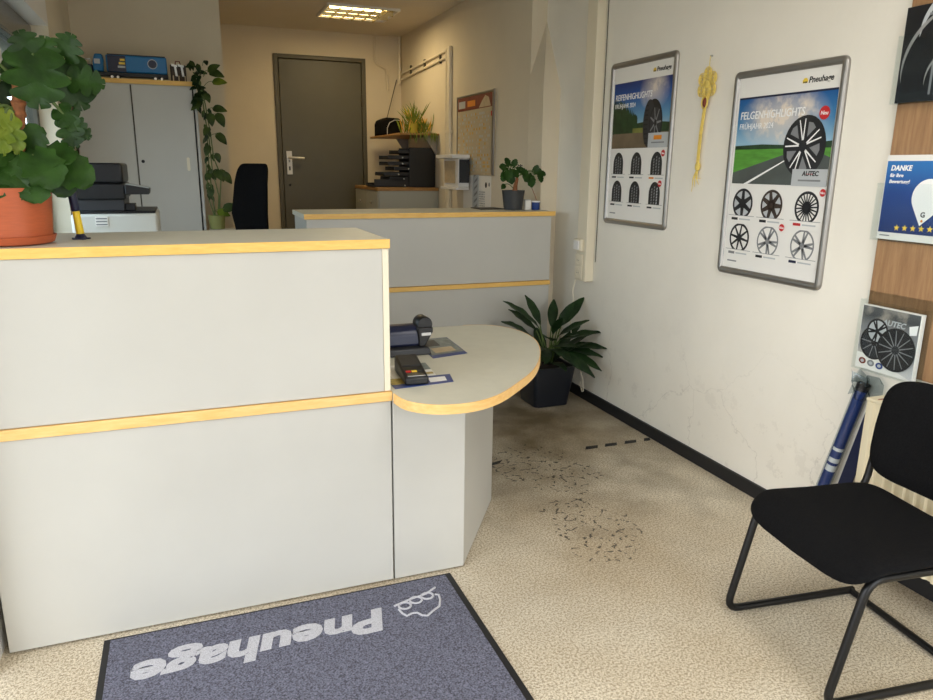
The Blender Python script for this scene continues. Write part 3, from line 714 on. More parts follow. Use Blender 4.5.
# ================================================================== RADIATOR, PACKAGES
ra = thing('radiator', 'cream ribbed radiator under the wood panel behind the black chair', 'radiator', (2.3, 1.25, 0))
o_ = (2.3, 1.25, 0); R0, R1, RZ0, RZ1 = .65, 1.80, .13, .675
for nm, xa in (('front_panel', 2.24), ('rear_panel', 2.318)):
    pts = []; y = R1
    while y > R0+.001:
        pts += [(xa, y), (xa, y-.012), (xa-.008, y-.018), (xa-.008, y-.032), (xa, y-.038)]; y -= .0405
    pts = [(a, max(b_, R0)) for a, b_ in pts]
    MB(o_).prism(pts+[(xa+.014, R0), (xa+.014, R1)], RZ0, RZ1-.01, 'radi').build(nm, ra)
g = MB(o_); g.box(2.234, 2.335, R0, R1, RZ1-.009, RZ1+.002, 'radi').build('top_grille', ra, .002)
g = MB(o_); y = R0+.03
while y < R1-.02: g.box(2.25, 2.32, y, y+.007, RZ1+.0015, RZ1+.0028, 'brown' if random.random() < .25 else 'dframe'); y += .02
g.build('grille_slots', ra)
for yy in (R0, R1-.002): MB(o_).box(2.255, 2.317, yy-.002, yy+.004, RZ0+.01, RZ1-.02, 'radi').build('end_cover', ra)
MB(o_).box(2.333, XR-.001, 1.6, 1.64, .3, .5, 'radi').build('wall_bracket', ra); MB(o_).box(2.333, XR-.001, .85, .89, .3, .5, 'radi').build('wall_bracket', ra)
MB(o_).tube([(2.27, .7, .14), (2.27, .7, .0)], .012, 'radi').build('pipe', ra); MB(o_).tube([(2.3, .75, .14), (2.3, .75, .0)], .012, 'radi').build('pipe', ra)
# rolled banner in clear foil leaning in the corner by the radiator
bn = thing('banner_roll', 'blue banner roll with white letters leaning at the radiator in clear foil', 'banner', (2.22, 1.97, 0))
o_ = (2.22, 1.97, 0)
a, b_ = Vector((2.298, 2.04, .02)), Vector((2.328, 1.9, .665))
k = MB(o_); k.tube([a.lerp(b_, i/10) for i in range(11)], .021, 'bluep', 16); k.build('roll', bn)
k = MB(o_)
dv = (b_-a).normalized(); sv = dv.cross(Vector((0, 1, .3))).normalized()
dn = Vector((-.75, -.65, .05)); dn = (dn-dv*dn.dot(dv)).normalized(); sd_ = dv.cross(dn)
for t0, t1 in ((.46, .5), (.52, .55), (.6, .62)):
    MB(o_).tube([a.lerp(b_, t0)+dn*.0016, a.lerp(b_, t1)+dn*.0016], .0205, 'whiteink', 16).build('white_mark', bn)
k = MB(o_); k.tube([a.lerp(b_, i/10) for i in range(11)]+[b_+Vector((.0, -.005, .04)), b_+Vector((-.02, .02, .055))], [.026]*11+[.018, .03], 'foil', 12, cap=False); k.build('clear_foil', bn, fix=False)
k = MB(o_); k.sheet([[b_+Vector((-.01+.02*math.sin(i*2.1+j), .05-.022*i, -.03+.03*j+.012*math.sin(i*1.7+j*2.3))) for j in range(4)] for i in range(7)], .0008, 'foil'); k.build('foil_flap', bn, fix=False)
k = MB(o_); k.tube([b_+Vector((.0, 0, .0)), b_+dv*.025], .024, 'blackp', 14); k.build('end_cap', bn)
# dark blue folded board
bd = thing('folded_board', 'dark blue board leaning between the banner roll and the radiator', 'board', (2.25, 1.89, 0))
k = MB((2.25, 1.89, 0)); P0 = Vector((2.30, 1.975, .012)); P1 = Vector((2.338, 1.868, .60)); wv = Vector((-.012, -.06, 0))
q = [P0, P0+wv, P1+wv, P1]; n_ = (wv.cross(P1-P0)).normalized()*.009
k.add(q+[p+n_ for p in q], [(0, 1, 2, 3), (7, 6, 5, 4), (0, 4, 5, 1), (1, 5, 6, 2), (2, 6, 7, 3), (3, 7, 4, 0)], 'navy'); k.build('board', bd, .002)
k = MB((2.25, 1.89, 0)); q2 = [P0.lerp(P1, .35)-n_*.12, (P0+wv*.95).lerp(P1+wv*.95, .35)-n_*.12, (P0+wv*.95).lerp(P1+wv*.95, .75)-n_*.12, P0.lerp(P1, .75)-n_*.12]
k.poly(q2, 'grey'); k.build('grey_label', bd)

# ================================================================== BLACK VISITOR CHAIR
vc = thing('visitor_chair', 'black fabric chair with sled base in front of the radiator', 'chair', (1.842, 1.452, 0), math.radians(-6.7))
HW = .235
def arc_corner(p, q, r_, rad, n=5):
    p, q, r_ = Vector(p), Vector(q), Vector(r_); a = q+(p-q).normalized()*rad; b = q+(r_-q).normalized()*rad
    return [a*(1-t)*(1-t)+q*2*t*(1-t)+b*t*t for t in [i/n for i in range(n+1)]]
for sgn in (1, -1):
    y = sgn*HW
    p = [(.19, y, .392), (-.165, y, .392), (-.25, y, .0125), (.262, y, .0125)]
    path = [Vector(p[0])]+arc_corner(p[0], p[1], p[2], .05)+arc_corner(p[1], p[2], p[3], .05)+[Vector(p[3])]
    MB().tube(path, .0125, 'tube', 12).build('sled_leg', vc)
    p = [(.0, y*.98, .392), (.235, y*.98, .392), (.285, y*.98, .71)]
    MB().tube([Vector(p[0])]+arc_corner(*p, .07)+[Vector(p[2])], .0115, 'tube', 12).build('back_upright', vc)
MB().tube([(.25, -HW, .0125), (.25, HW, .0125)], .0115, 'tube', 12).build('cross_bar', vc)
MB().tube([(-.12, -HW, .388), (-.12, HW, .388)], .01, 'tube', 10).tube([(.15, -HW, .388), (.15, HW, .388)], .01, 'tube', 10).build('seat_support', vc)
def cushion(w0, d0, nx, ny, fn, th, name, m, ex=5.0):
    """soft pad: rounded-rectangle outline, domed both sides; fn maps (u,v,h) to local space"""
    k = MB(); rings = []
    n = 56
    top = []
    levels = [(0, 1.0), (.35, .98), (.6, .93), (.8, .84), (.92, .7), (1, .45), (1.02, .2)]
    def pt(a, s_): 
        c, q = math.cos(a), math.sin(a); return (math.copysign(abs(c)**(2/ex), c)*w0/2*s_, math.copysign(abs(q)**(2/ex), q)*d0/2*s_)
    v = []; f = []
    lv = [(-h*.55, s_) for h, s_ in reversed(levels)]+[(h, s_) for h, s_ in levels[1:]]
    for h, s_ in lv:
        for i in range(n): u, w_ = pt(2*PI*i/n, s_); v.append(fn(u, w_, h*th))
    for j in range(len(lv)-1):
        for i in range(n): f.append((j*n+i, j*n+(i+1) % n, (j+1)*n+(i+1) % n, (j+1)*n+i))
    f += [list(range(n))[::-1], [(len(lv)-1)*n+i for i in range(n)]]
    k.add(v, f, m); return k
def seat_fn(u, v_, h):
    drop = -.045*max(0, (-u-.13)/.1)**2 if u < -.13 else 0
    return (u+.008, -.016+v_*(1+.10*max(-.5, min(.5, -u/.45))), .421+h+drop+.03*(v_/.24)**2*.4-.005*math.cos(u*9))
cushion(.485, .505, 0, 0, seat_fn, .026, 'seat', 'fabric', 6.5).build('seat', vc, sharp=60)
def back_fn(u, v_, h):
    z = .638+v_; bend = .05*(u/.23)**2
    return (.252+(z-.5)*.16-bend+.03-h, u*(1-.05*max(0, -v_/.17)), z)
cushion(.475, .345, 0, 0, back_fn, .022, 'backrest', 'fabric').build('backrest', vc, sharp=60)

# ================================================================== FLOOR TAPE
for i, (x0, x1, lab) in enumerate(((1.915, 2.01, 'black scrap of floor tape nearest the desk column, first in the row of four'), (2.035, 2.13, 'second black scrap of floor tape counted from the desk column'), (2.16, 2.255, 'third black scrap of floor tape counted from the desk column'), (2.285, 2.345, 'short black scrap of floor tape touching the skirting'))):
    k = MB((x0, 3.18, 0)); sk = .012; k.prism([(x0, 3.168), (x1-.02, 3.166), (x1, 3.2), (x0+.025, 3.204)], .0004, .0014, 'black')
    tag(k.build('floor_tape', loc=(x0, 3.18, 0)), lab, 'floor tape', 'worn black floor tape scraps in a row')
k = MB((1.36, 3.15, 0)); k.prism([(1.33, 3.13), (1.405, 3.15), (1.437, 3.185), (1.36, 3.165)], .0004, .0014, 'black')
tag(k.build('floor_tape', loc=(1.36, 3.15, 0)), 'lone black scrap of floor tape at the foot of the desk column', 'floor tape')

# ================================================================== POTTED PLANT ON THE COUNTER
PX, PY, PZ = -.468, 2.432, 1.234
pp = thing('potted_plant', 'tall lobed leaf plant in a terracotta pot on the front counter', 'plant', (PX, PY, PZ)); o_ = (PX, PY, PZ); c0 = (PX, PY, PZ)
MB(o_).lathe([(.102, 0), (.112, .004), (.119, .024), (.115, .025), (.110, .008), (.02, .006)], c0, 'terra', 40).build('saucer', pp)
MB(o_).lathe([(.1, .007), (.109, .009), (.1195, .15), (.121, .158), (.115, .158), (.112, .135), (.02, .134)], c0, 'terra', 40).build('pot', pp)
MB(o_).lathe([(.02, .1345), (.1115, .1346), (.1, .142), (.02, .146)], c0, 'soil', 24).build('soil', pp)
k = MB(o_); st = [(-.445, 2.43, 1.36), (-.42, 2.43, 1.46), (-.41, 2.425, 1.54), (-.40, 2.42, 1.62), (-.392, 2.42, 1.685)]
path = []; rad = []
for i in range(33):
    t_ = i/32*(len(st)-1); j = min(int(t_), len(st)-2); path.append(Vector(st[j]).lerp(Vector(st[j+1]), t_-j)); rad.append((.0185 if i % 3 else .0225)*(1-.15*i/32))
k.tube(path, rad, 'bark', 12); k.build('stem', pp)
LV = MB(o_); PT = MB(o_)
top = Vector((-.392, 2.42, 1.68))
def big(base, d, up, L, W_, kind, m, droop=.15, src=None, wav=.02, fold=.12):
    base = Vector(base)
    PT.tube([Vector(p) for p in curve_pts(src or top, base, .02, 6)], [.006, .0055, .005, .0045, .004, .004, .0035], 'stem', 7)
    leaf(LV, base, d, up, L, W_, m, kind, droop, fold, wav, 40 if kind == 'lobed' else 12, .001)
big((-.345, 2.40, 1.745), (.02, -.3, -1), (.1, -1, .25), .125, .17, 'lobed', 'leaf')
big((-.35, 2.41, 1.735), (-.3, -.2, .9), (.2, -1, .3), .065, .10, 'lobed', 'leaf')
big((-.325, 2.42, 1.735), (.15, -.1, 1), (.0, -1, .1), .055, .085, 'lobed', 'leaf')
big((-.36, 2.43, 1.70), (-.8, -.2, .1), (.2, -1, .3), .07, .085, 'lobed', 'leaf')
big((-.275, 2.43, 1.745), (.2, -.15, .5), (.05, -1, .3), .06, .09, 'lobed', 'leaf')
big((-.28, 2.45, 1.735), (.3, -.15, -1), (.15, -1, .1), .115, .13, 'lobed', 'leaf')
big((-.265, 2.44, 1.69), (.9, -.15, -.1), (.1, -1, .1), .075, .09, 'lobed', 'leaf')
big((-.302, 2.42, 1.605), (.35, -.1, -.35), (.1, -1, .2), .065, .075, 'lobed', 'leaf')
big((-.285, 2.42, 1.58), (.15, -.15, -1), (-.1, -1, .1), .07, .08, 'lobed', 'leaf')
big((-.275, 2.42, 1.565), (.5, -.1, -.4), (-.2, -1, .1), .05, .06, 'lobed', 'leaf')
big((-.46, 2.42, 1.72), (-.6, -.2, -.1), (.1, -1, .3), .08, .09, 'lobed', 'leafdark', src=(-.40, 2.42, 1.67))
big((-.445, 2.43, 1.67), (-.3, -.2, -1), (.3, -1, .2), .09, .10, 'lobed', 'leafdark', src=(-.40, 2.42, 1.66))
for b, d in (((-.432, 2.40, 1.59), (-.3, -.4, -1)), ((-.445, 2.40, 1.585), (-.9, -.3, -.6)), ((-.42, 2.395, 1.57), (.15, -.4, -1)), ((-.45, 2.4, 1.6), (-.7, -.3, .1)), ((-.435, 2.395, 1.56), (-.1, -.5, -.8))):
    big(b, d, (.1, -1, .3), .08, .06, 'lobed', 'leafyel', .2, (-.405, 2.42, 1.58), .03)
LW = MB(o_)
for b, d, up, L in (((-.40, 2.38, 1.475), (.25, -.55, -1), (.1, -1, .5), .105), ((-.43, 2.36, 1.46), (-.15, -.5, -1), (0, -1, .5), .10), ((-.335, 2.39, 1.455), (.9, -.3, -.25), (.1, -1, .7), .11), ((-.37, 2.36, 1.48), (.5, -.5, -.7), (.1, -1, .6), .10),
                    ((-.45, 2.37, 1.49), (-.6, -.5, -.1), (.1, -1, .6), .10), ((-.47, 2.36, 1.43), (-.3, -.7, -.6), (0, -1, .6), .09), ((-.40, 2.42, 1.49), (.3, -.2, .5), (.1, -1, .3), .08), ((-.43, 2.40, 1.5), (-.2, -.2, .7), (.1, -1, .3), .08),
                    ((-.35, 2.42, 1.47), (.9, -.1, .25), (.0, -.7, .7), .075), ((-.38, 2.36, 1.44), (.1, -.6, -.9), (.1, -1, .4), .09), ((-.33, 2.385, 1.45), (.45, -.35, -1), (.1, -1, .5), .085), ((-.50, 2.40, 1.46), (-.5, -.5, -.3), (.1, -1, .7), .09), ((-.36, 2.40, 1.48), (.7, -.35, .1), (.1, -.8, .8), .09), ((-.425, 2.35, 1.43), (.05, -.6, -1), (.1, -1, .4), .075)):
    leaf(LW, b, d, up, L, L*1.12, 'leaflow', 'round', .3, .1, .035, 12, .001)
    PT.tube(curve_pts((-.44, 2.43, 1.37), b, .03, 6), .003, 'stem', 6)
LV.build('upper_leaves', pp, sharp=70); LW.build('lower_leaves', pp, sharp=70); PT.build('petioles', pp)
# counter pen
pe = thing('counter_pen', 'upright dark blue and yellow pen on the counter beside the terracotta pot', 'pen', (-.298, 2.525, 1.233)); o_ = (-.298, 2.525, 1.233)
k = MB(o_); pts = []
for i in range(20): a = 2*PI*i/20; r_ = .027 if i % 4 < 2 else .02; pts.append((-.298+r_*math.cos(a), 2.525+r_*math.sin(a)))
k.prism(pts, 1.2335, 1.2375, 'navy'); k.lathe([(.018, 0), (.012, .01), (.008, .014)], (-.298, 2.525, 1.2375), 'navy', 16); k.build('base', pe)
MB(o_).tube([(-.298, 2.525, 1.25), (-.303, 2.522, 1.318)], [.0115, .0105], 'yelp', 14).build('grip', pe)
MB(o_).tube([(-.303, 2.522, 1.318), (-.3035, 2.522, 1.322), (-.312, 2.518, 1.42)], [.0105, .0125, .012], 'navy', 14).build('barrel', pe)

# ================================================================== DESK ITEMS
def leaflet(label, pts, z, border, fills):
    cx = sum(p[0] for p in pts)/4; cy = sum(p[1] for p in pts)/4
    t_ = thing('leaflet', label, 'leaflet', (cx, cy, z), None, 'leaflets on the rounded desk')
    MB((cx, cy, z)).prism(pts, z, z+.0015, border).build('paper', t_)
    k = MB((cx, cy, z)); P = [Vector((*p, 0)) for p in pts]
    def at(u, v_, dz): q = P[0].lerp(P[1], u).lerp(P[3].lerp(P[2], u), v_); return (q.x, q.y, z+.0015+dz)
    for i, (u0, u1, v0, v1, m) in enumerate(fills): k.poly([at(u0, v0, .0003*(1+i)), at(u1, v0, .0003*(1+i)), at(u1, v1, .0003*(1+i)), at(u0, v1, .0003*(1+i))], m)
    k.build('print', t_, fix=False)
M['bprint'] = mat('blue_grey_print', (66, 78, 128), .4, noise=.5, nscale=60); M['gprint'] = mat('green_grey_print', (120, 128, 124), .4, noise=.4, nscale=40)
M['yprint'] = mat('yellow_brown_print', (170, 150, 80), .5, noise=.5, nscale=50)
leaflet('blue bordered leaflet lying under the card terminal', [(.632, 2.307), (.852, 2.325), (.872, 2.42), (.632, 2.42)], .7205, 'bluep', [(.0, .95, .08, .3, 'bprint'), (.62, .9, .2, .75, 'whiteink'), (.0, .35, .35, 1, 'yprint')])
leaflet('small pale leaflet beside the card terminal with a yellow mark', [(.66, 2.425), (.82, 2.425), (.835, 2.6), (.66, 2.6)], .7205, 'paper', [(.6, 1, .45, 1, 'gprint'), (.6, .98, .1, .25, 'yprint')])
leaflet('grey blue leaflet in front of the desk telephone', [(.885, 2.655), (1.045, 2.69), (1.06, 2.985), (.9, 2.975)], .7205, 'bluep', [(.02, .98, .12, .98, 'gprint'), (.15, .55, .55, .9, 'darkp'), (.2, .8, .2, .45, 'tan')])
ct = thing('card_terminal', 'black card payment terminal lying on leaflets beside the front counter', 'card terminal', (.722, 2.412, .7245), math.radians(-4))
k = MB(); k.add([(-.042, -.095, 0), (.042, -.095, 0), (.042, .1, 0), (-.042, .1, 0), (-.042, -.095, .026), (.042, -.095, .026), (.042, .1, .062), (-.042, .1, .062)], [(0, 3, 2, 1), (4, 5, 6, 7), (0, 1, 5, 4), (1, 2, 6, 5), (2, 3, 7, 6), (3, 0, 4, 7)], 'blackp'); k.build('body', ct, .006)
def onslope(k, x0, x1, y0, y1, dz, m):
    z_ = lambda y: .026+(y+.095)/.195*.036+dz
    k.add([(x0, y0, z_(y0)-.002), (x1, y0, z_(y0)-.002), (x1, y1, z_(y1)-.002), (x0, y1, z_(y1)-.002), (x0, y0, z_(y0)), (x1, y0, z_(y0)), (x1, y1, z_(y1)), (x0, y1, z_(y1))], [(0, 3, 2, 1), (4, 5, 6, 7), (0, 1, 5, 4), (1, 2, 6, 5), (2, 3, 7, 6), (3, 0, 4, 7)], m)
k = MB(); onslope(k, -.033, .033, .0, .085, .002, 'darkp'); k.build('screen', ct)
for m, nm, x0, x1, y0, y1 in (('red', 'red_key', -.03, -.012, -.052, -.04), ('yellow', 'yellow_key', -.009, .009, -.052, -.04), ('darkp', 'green_key', .012, .03, -.052, -.04)):
    k = MB(); onslope(k, x0, x1, y0, y1, .002, m); k.build(nm, ct)
k = MB(); onslope(k, -.032, .032, -.085, -.062, .003, 'chrome'); k.build('card_slot', ct)
# telephone
te = thing('desk_telephone', 'black desk telephone with thick handset next to the front counter', 'telephone', (.757, 2.767, .7205)); o_ = (.78, 2.83, .7205)
k = MB(o_); k.add([(.66, 2.778, .7205), (.925, 2.778, .7205), (.925, 2.93, .7205), (.66, 2.93, .7205), (.66, 2.78, .75), (.915, 2.78, .75), (.9, 2.92, .77), (.66, 2.92, .77)], [(0, 3, 2, 1), (4, 5, 6, 7), (0, 1, 5, 4), (1, 2, 6, 5), (2, 3, 7, 6), (3, 0, 4, 7)], 'darkp'); k.build('base', te, .006)
k = MB(o_); k.prism([(2.80, .754), (2.9, .762), (2.905, .825), (2.875, .836), (2.83, .832), (2.805, .81)], .66, .895, 'navy', 'x'); k.build('handset', te, .012)
k = MB(o_); k.prism([(.875, .752), (.90, .752), (.935, .81), (.935, .83), (.87, .83)], 2.795, 2.9, 'blackp', 'y'); k.build('end_piece', te, .005)
k = MB(o_); k.T = Matrix.Translation((.905, 2.845, .838)) @ Matrix.Rotation(math.radians(90), 4, 'X'); k.lathe([(.03, -.035), (.033, -.03), (.033, .03), (.03, .035)], (0, 0, 0), 'blackp', 20); k.build('round_knob', te)
k = MB(o_); k.box(.885, .925, 2.7925, 2.794, .798, .81, 'chrome'); k.build('silver_badge', te)

# ================================================================== BEHIND THE FRONT COUNTER: desk, printer
dk = thing('office_desk', 'grey office desk behind the front counter under the printer', 'desk', (-.2, 3.9, 0)); o_ = (-.2, 3.9, 0)
MB(o_).box(-.6, .25, 3.45, 4.5, .71, .735, 'lamtop').build('tabletop', dk, .003)
for x in (-.58, .2):
    for y in (3.48, 4.43): MB(o_).box(x, x+.04, y, y+.04, 0, .709, 'steel').build('leg', dk, .003)
pr = thing('printer', 'white office printer with black top unit behind the front counter', 'printer', (-.32, 4.0, .735)); o_ = (-.32, 4.0, .735)
M['prw'] = mat('printer_white', (206, 206, 198), .5)
bb = MB(o_).box(-.5, -.118, 3.95, 4.4, .7355, 1.222, 'prw').build('body', pr, .012)
k = MB(o_); k.box(-.395, -.34, 3.944, 3.9505, 1.165, 1.21, 'paper'); 
for i in range(3): k.box(-.392, -.343, 3.9425, 3.9442, 1.17+i*.014, 1.176+i*.014, 'grey')
k.build('label', bb)
MB(o_).box(-.47, -.125, 3.97, 4.38, 1.2225, 1.235, 'blackp').build('paper_tray', pr, .004)
MB(o_).box(-.475, -.262, 3.98, 4.36, 1.2355, 1.29, 'darkp').build('output_bay', pr, .004)
MB(o_).box(-.475, -.252, 3.955, 4.36, 1.2905, 1.365, 'blackp').build('scanner', pr, .008)
MB(o_).box(-.44, -.255, 3.96, 4.36, 1.366, 1.462, 'blackp').build('feeder', pr, .012)
k = MB(o_); k.add([(-.251, 3.93, 1.315), (-.145, 3.93, 1.315), (-.145, 4.1, 1.315), (-.251, 4.1, 1.315), (-.251, 3.93, 1.362), (-.14, 3.93, 1.342), (-.14, 4.1, 1.342), (-.251, 4.1, 1.362)], [(0, 3, 2, 1), (4, 5, 6, 7), (0, 1, 5, 4), (1, 2, 6, 5), (2, 3, 7, 6), (3, 0, 4, 7)], 'blackp'); cp = k.build('control_panel', pr, .004)
k = MB(o_); k.add([(-.246, 3.935, 1.3628), (-.145, 3.935, 1.3444), (-.145, 4.095, 1.3444), (-.246, 4.095, 1.3628), (-.246, 3.935, 1.3655), (-.145, 3.935, 1.347), (-.145, 4.095, 1.347), (-.246, 4.095, 1.3655)], [(0, 3, 2, 1), (4, 5, 6, 7), (0, 1, 5, 4), (1, 2, 6, 5), (2, 3, 7, 6), (3, 0, 4, 7)], 'lgrey'); k.build('key_field', cp)
MB(o_).box(-.2615, -.215, 3.99, 4.1, 1.2355, 1.268, 'blackp').build('catch', pr, .003)

# ================================================================== SLIDING DOOR CABINET AND TOYS
cb = thing('sliding_door_cabinet', 'grey office cabinet with two sliding doors and yellow top edge', 'cabinet', (-.23, 5.55, PLAT)); o_ = (-.23, 5.55, PLAT)
KX0, KX1, KY = -.605, .150, 5.545
MB(o_).box(KX0, KX1, KY, KY+.42, PLAT, 1.975, 'lam').build('body', cb, .002)
te_ = MB(o_).box(KX0, KX1, KY-.004, KY+.42, 1.976, 2.0, 'lamtop').build('top', cb, .001); MB(o_).box(KX0, KX1+.003, KY-.008, KY-.0045, 1.972, 2.002, 'edge').build('top_edge', te_)
MB(o_).box(KX1-.016, KX1+.001, KY-.016, KY-.001, PLAT, 1.971, 'lam').build('side_edge', cb, .001)
MB(o_).box(KX1-.026, KX1-.018, KY-.005, KY-.0005, PLAT+.02, 1.965, 'black').build('shadow_gap', cb)
d1 = MB(o_).box(KX0+.005, -.262, KY-.010, KY-.0005, PLAT+.03, 1.965, 'lam').build('door', cb, .001)
d2 = MB(o_).box(-.252, KX1-.028, KY-.018, KY-.0105, PLAT+.03, 1.965, 'lam').build('door', cb, .001)
MB(o_).box(-.261, -.2525, KY-.012, KY-.0005, PLAT+.03, 1.965, 'dframe').build('door_seam', cb)
MB(o_).prism(rrect(.02, .09, .009, 4, .065, 1.46), KY-.0225, KY-.0185, 'plast', 'y').build('finger_pull', d2)
MB(o_).ball((-.222, KY-.019, 1.475), (.011, .005, .011), 'blackp').build('lock', d2)
# toy truck
tk = thing('model_truck', 'blue model truck with long box trailer on top of the cabinet', 'model truck', (-.28, 5.66, 2.0)); o_ = (-.28, 5.66, 2.0)
ch = MB(o_).box(-.55, -.02, 5.63, 5.69, 2.022, 2.048, 'blackp').build('chassis', tk, .003)
tr_ = MB(o_).box(-.395, -.022, 5.615, 5.705, 2.049, 2.155, 'truck').build('trailer', tk, .008)
MB(o_).box(-.385, -.03, 5.62, 5.70, 2.155, 2.161, 'blackp').build('roof_edge', tr_)
k = MB(o_); k.T = Matrix.Translation((-.112, 5.6145, 2.108)) @ Matrix.Rotation(math.radians(90), 4, 'X'); k.lathe([(.031, -.0005), (.031, .0012)], (0, 0, 0), 'lgrey', 24); k.lathe([(.026, .0012), (.026, .002)], (0, 0, 0), 'navy', 24); k.build('round_badge', tr_)
k = MB(o_)
k.box(-.385, -.275, 5.6135, 5.615, 2.05, 2.15, 'navy')
for i in range(3): k.box(-.325+.008*i, -.28, 5.612, 5.6135, 2.075+i*.022, 2.088+i*.022, 'yellow' if i else 'lgrey')
k.build('yellow_emblem', tr_)
cabp = MB(o_); cabp.prism([(-.475, 2.049), (-.415, 2.049), (-.41, 2.12), (-.415, 2.158), (-.46, 2.158), (-.475, 2.11)], 5.62, 5.70, 'truck', 'y'); cabp = cabp.build('cab', tk, .008)
MB(o_).box(-.465, -.43, 5.618, 5.6195, 2.095, 2.125, 'lgrey').build('side_window', cabp)
MB(o_).prism([(-.56, 2.045), (-.476, 2.045), (-.476, 2.09), (-.55, 2.092), (-.565, 2.07)], 5.625, 5.695, 'navy', 'y').build('bonnet', tk, .008)
MB(o_).tube([(-.535, 5.63, 2.092), (-.535, 5.63, 2.122), (-.49, 5.63, 2.122), (-.49, 5.63, 2.092)], .004, 'chrome').build('guard_rail', tk)
for x in (-.53, -.365, -.33, -.1, -.06):
    for y in (5.618, 5.697):
        k = MB(o_); k.T = Matrix.Translation((x, y, 2.0165)) @ Matrix.Rotation(math.radians(90), 4, 'X'); k.lathe([(.0155, -.007), (.0155, .007)], (0, 0, 0), 'black', 16); k.lathe([(.009, .007), (.009, .0085)], (0, 0, 0), 'chrome', 12); k.lathe([(.009, -.0085), (.009, -.007)], (0, 0, 0), 'chrome', 12); k.build('wheel', tk)
tb = thing('toy_box', 'small dark brown toy box with two white uprights beside the model truck', 'toy', (.045, 5.66, 2.0)); o_ = (.045, 5.66, 2.0)
MB(o_).box(-.003, .098, 5.63, 5.70, 2.0, 2.115, 'brownbox').build('box', tb, .004)
for i, x in enumerate((.028, .07)):
    k = MB(o_); k.prism([(x-.022, 2.12), (x+.016, 2.112), (x+.014, 2.1), (x+.008, 2.1), (x+.015, 2.04), (x, 2.042), (x-.006, 2.102), (x-.022, 2.106)], 5.622, 5.6295, 'whiteink', 'y'); k.build('white_upright', tb)
for x in (.01, .045, .085): MB(o_).box(x, x+.007, 5.625, 5.6295, 2.005, 2.045, 'tan').build('slat', tb)
MB(o_).tube([(.03, 5.66, 2.115), (.035, 5.66, 2.14), (.06, 5.66, 2.14), (.065, 5.66, 2.115)], .004, 'brown').build('handle', tb)
# low shelf + trailing vine
lc = MB((.26, 5.45, PLAT)).box(.17, .36, 5.36, 5.54, PLAT, 1.02, 'lam'); tag(lc.build('low_cabinet', loc=(.26, 5.45, PLAT)), 'small low cabinet carrying the vine pot beside the sliding door cabinet', 'cabinet')
vp = thing('trailing_vine', 'trailing vine climbing beside the sliding door cabinet from a small pot', 'plant', (.225, 5.45, 1.0205)); o_ = (.225, 5.45, 1.0205)
MB(o_).lathe([(.045, 0), (.048, .002), (.058, .095), (.052, .095), (.05, .085), (.01, .084)], (.222, 5.45, 1.0205), 'yelpot', 24).build('pot', vp)
SV = MB(o_); VL = MB(o_)
paths = [[(.215, 5.45, 1.1), (.2, 5.46, 1.3), (.195, 5.48, 1.5), (.2, 5.48, 1.7), (.185, 5.49, 1.9), (.165, 5.5, 2.03), (.14, 5.52, 2.06)],
         [(.23, 5.45, 1.1), (.245, 5.45, 1.25), (.215, 5.47, 1.42), (.21, 5.48, 1.62), (.19, 5.48, 1.8), (.18, 5.5, 2.0), (.16, 5.52, 2.07)],
         [(.24, 5.45, 1.1), (.25, 5.45, 1.22), (.27, 5.45, 1.38), (.23, 5.46, 1.5), (.22, 5.47, 1.66), (.2, 5.48, 1.86), (.17, 5.5, 2.03)],
         [(.21, 5.45, 1.1), (.18, 5.47, 1.22), (.175, 5.48, 1.4), (.185, 5.48, 1.6)]]
for p in paths: SV.tube(catmull([Vector(q) for q in p], 4) if False else p, .004, 'stem', 6)
for (b, d, L, m) in [((.24, 5.46, 2.07), (.5, -.3, .35), .08, 'leafvine'), ((.25, 5.46, 2.06), (.7, -.4, -.15), .09, 'leafvine'), ((.265, 5.46, 2.0), (.6, -.3, .05), .085, 'leafyel'), ((.22, 5.46, 2.13), (.1, -.5, -.3), .045, 'leafdark'),
                     ((.255, 5.46, 1.83), (.6, -.3, -.05), .085, 'leafvine'), ((.225, 5.45, 1.79), (.1, -.4, -.8), .08, 'leafvine'), ((.275, 5.45, 1.79), (.35, -.4, -.7), .09, 'leafvine'), ((.265, 5.46, 1.66), (.6, -.3, -.6), .085, 'leafvine'),
                     ((.2, 5.46, 1.58), (-.3, -.4, -.8), .07, 'leafvine'), ((.25, 5.45, 1.53), (.3, -.3, -1), .06, 'leafvine'), ((.235, 5.45, 1.42), (.3, -.4, -.5), .08, 'leafvine'), ((.285, 5.45, 1.4), (.6, -.3, -.7), .085, 'leafvine'), ((.275, 5.45, 1.42), (.1, -.4, -1), .075, 'leafvine'),
                     ((.2, 5.46, 1.40), (-.4, -.4, -.5), .06, 'leafvine'), ((.195, 5.46, 1.3), (-.1, -.4, -1), .07, 'leafvine'), ((.275, 5.44, 1.16), (.7, -.3, .2), .1, 'leafvine'), ((.235, 5.44, 1.14), (.8, -.3, -.2), .08, 'leafyel'), ((.205, 5.46, 1.7), (-.4, -.4, -.6), .06, 'leafvine'), ((.21, 5.46, 1.92), (.3, -.4, -.8), .06, 'leafvine')]:
    leaf(VL, b, d, (0, -1, .6), L, L*.72, m, 'heart', .25, .15, .01, 8, .001)
    SV.tube(curve_pts((.2, 5.475, b[2]-.03), b, .015, 4), .002, 'stem', 5)
for i in range(46):
    t_ = random.random(); b = Vector((.135+.04*math.sin(t_*PI)+random.uniform(-.025, .025), 5.505+random.uniform(-.015, .015), 2.13-.3*t_+random.uniform(-.015, .015)))
    leaf(VL, b, (random.uniform(-.5, .5), -.4, random.uniform(-1, .1)), (random.uniform(-.4, .4), -1, .5), .05, .03, 'leafdark' if random.random() < .7 else 'leafvine', 'heart', .3, .15, .01, 5, .001)
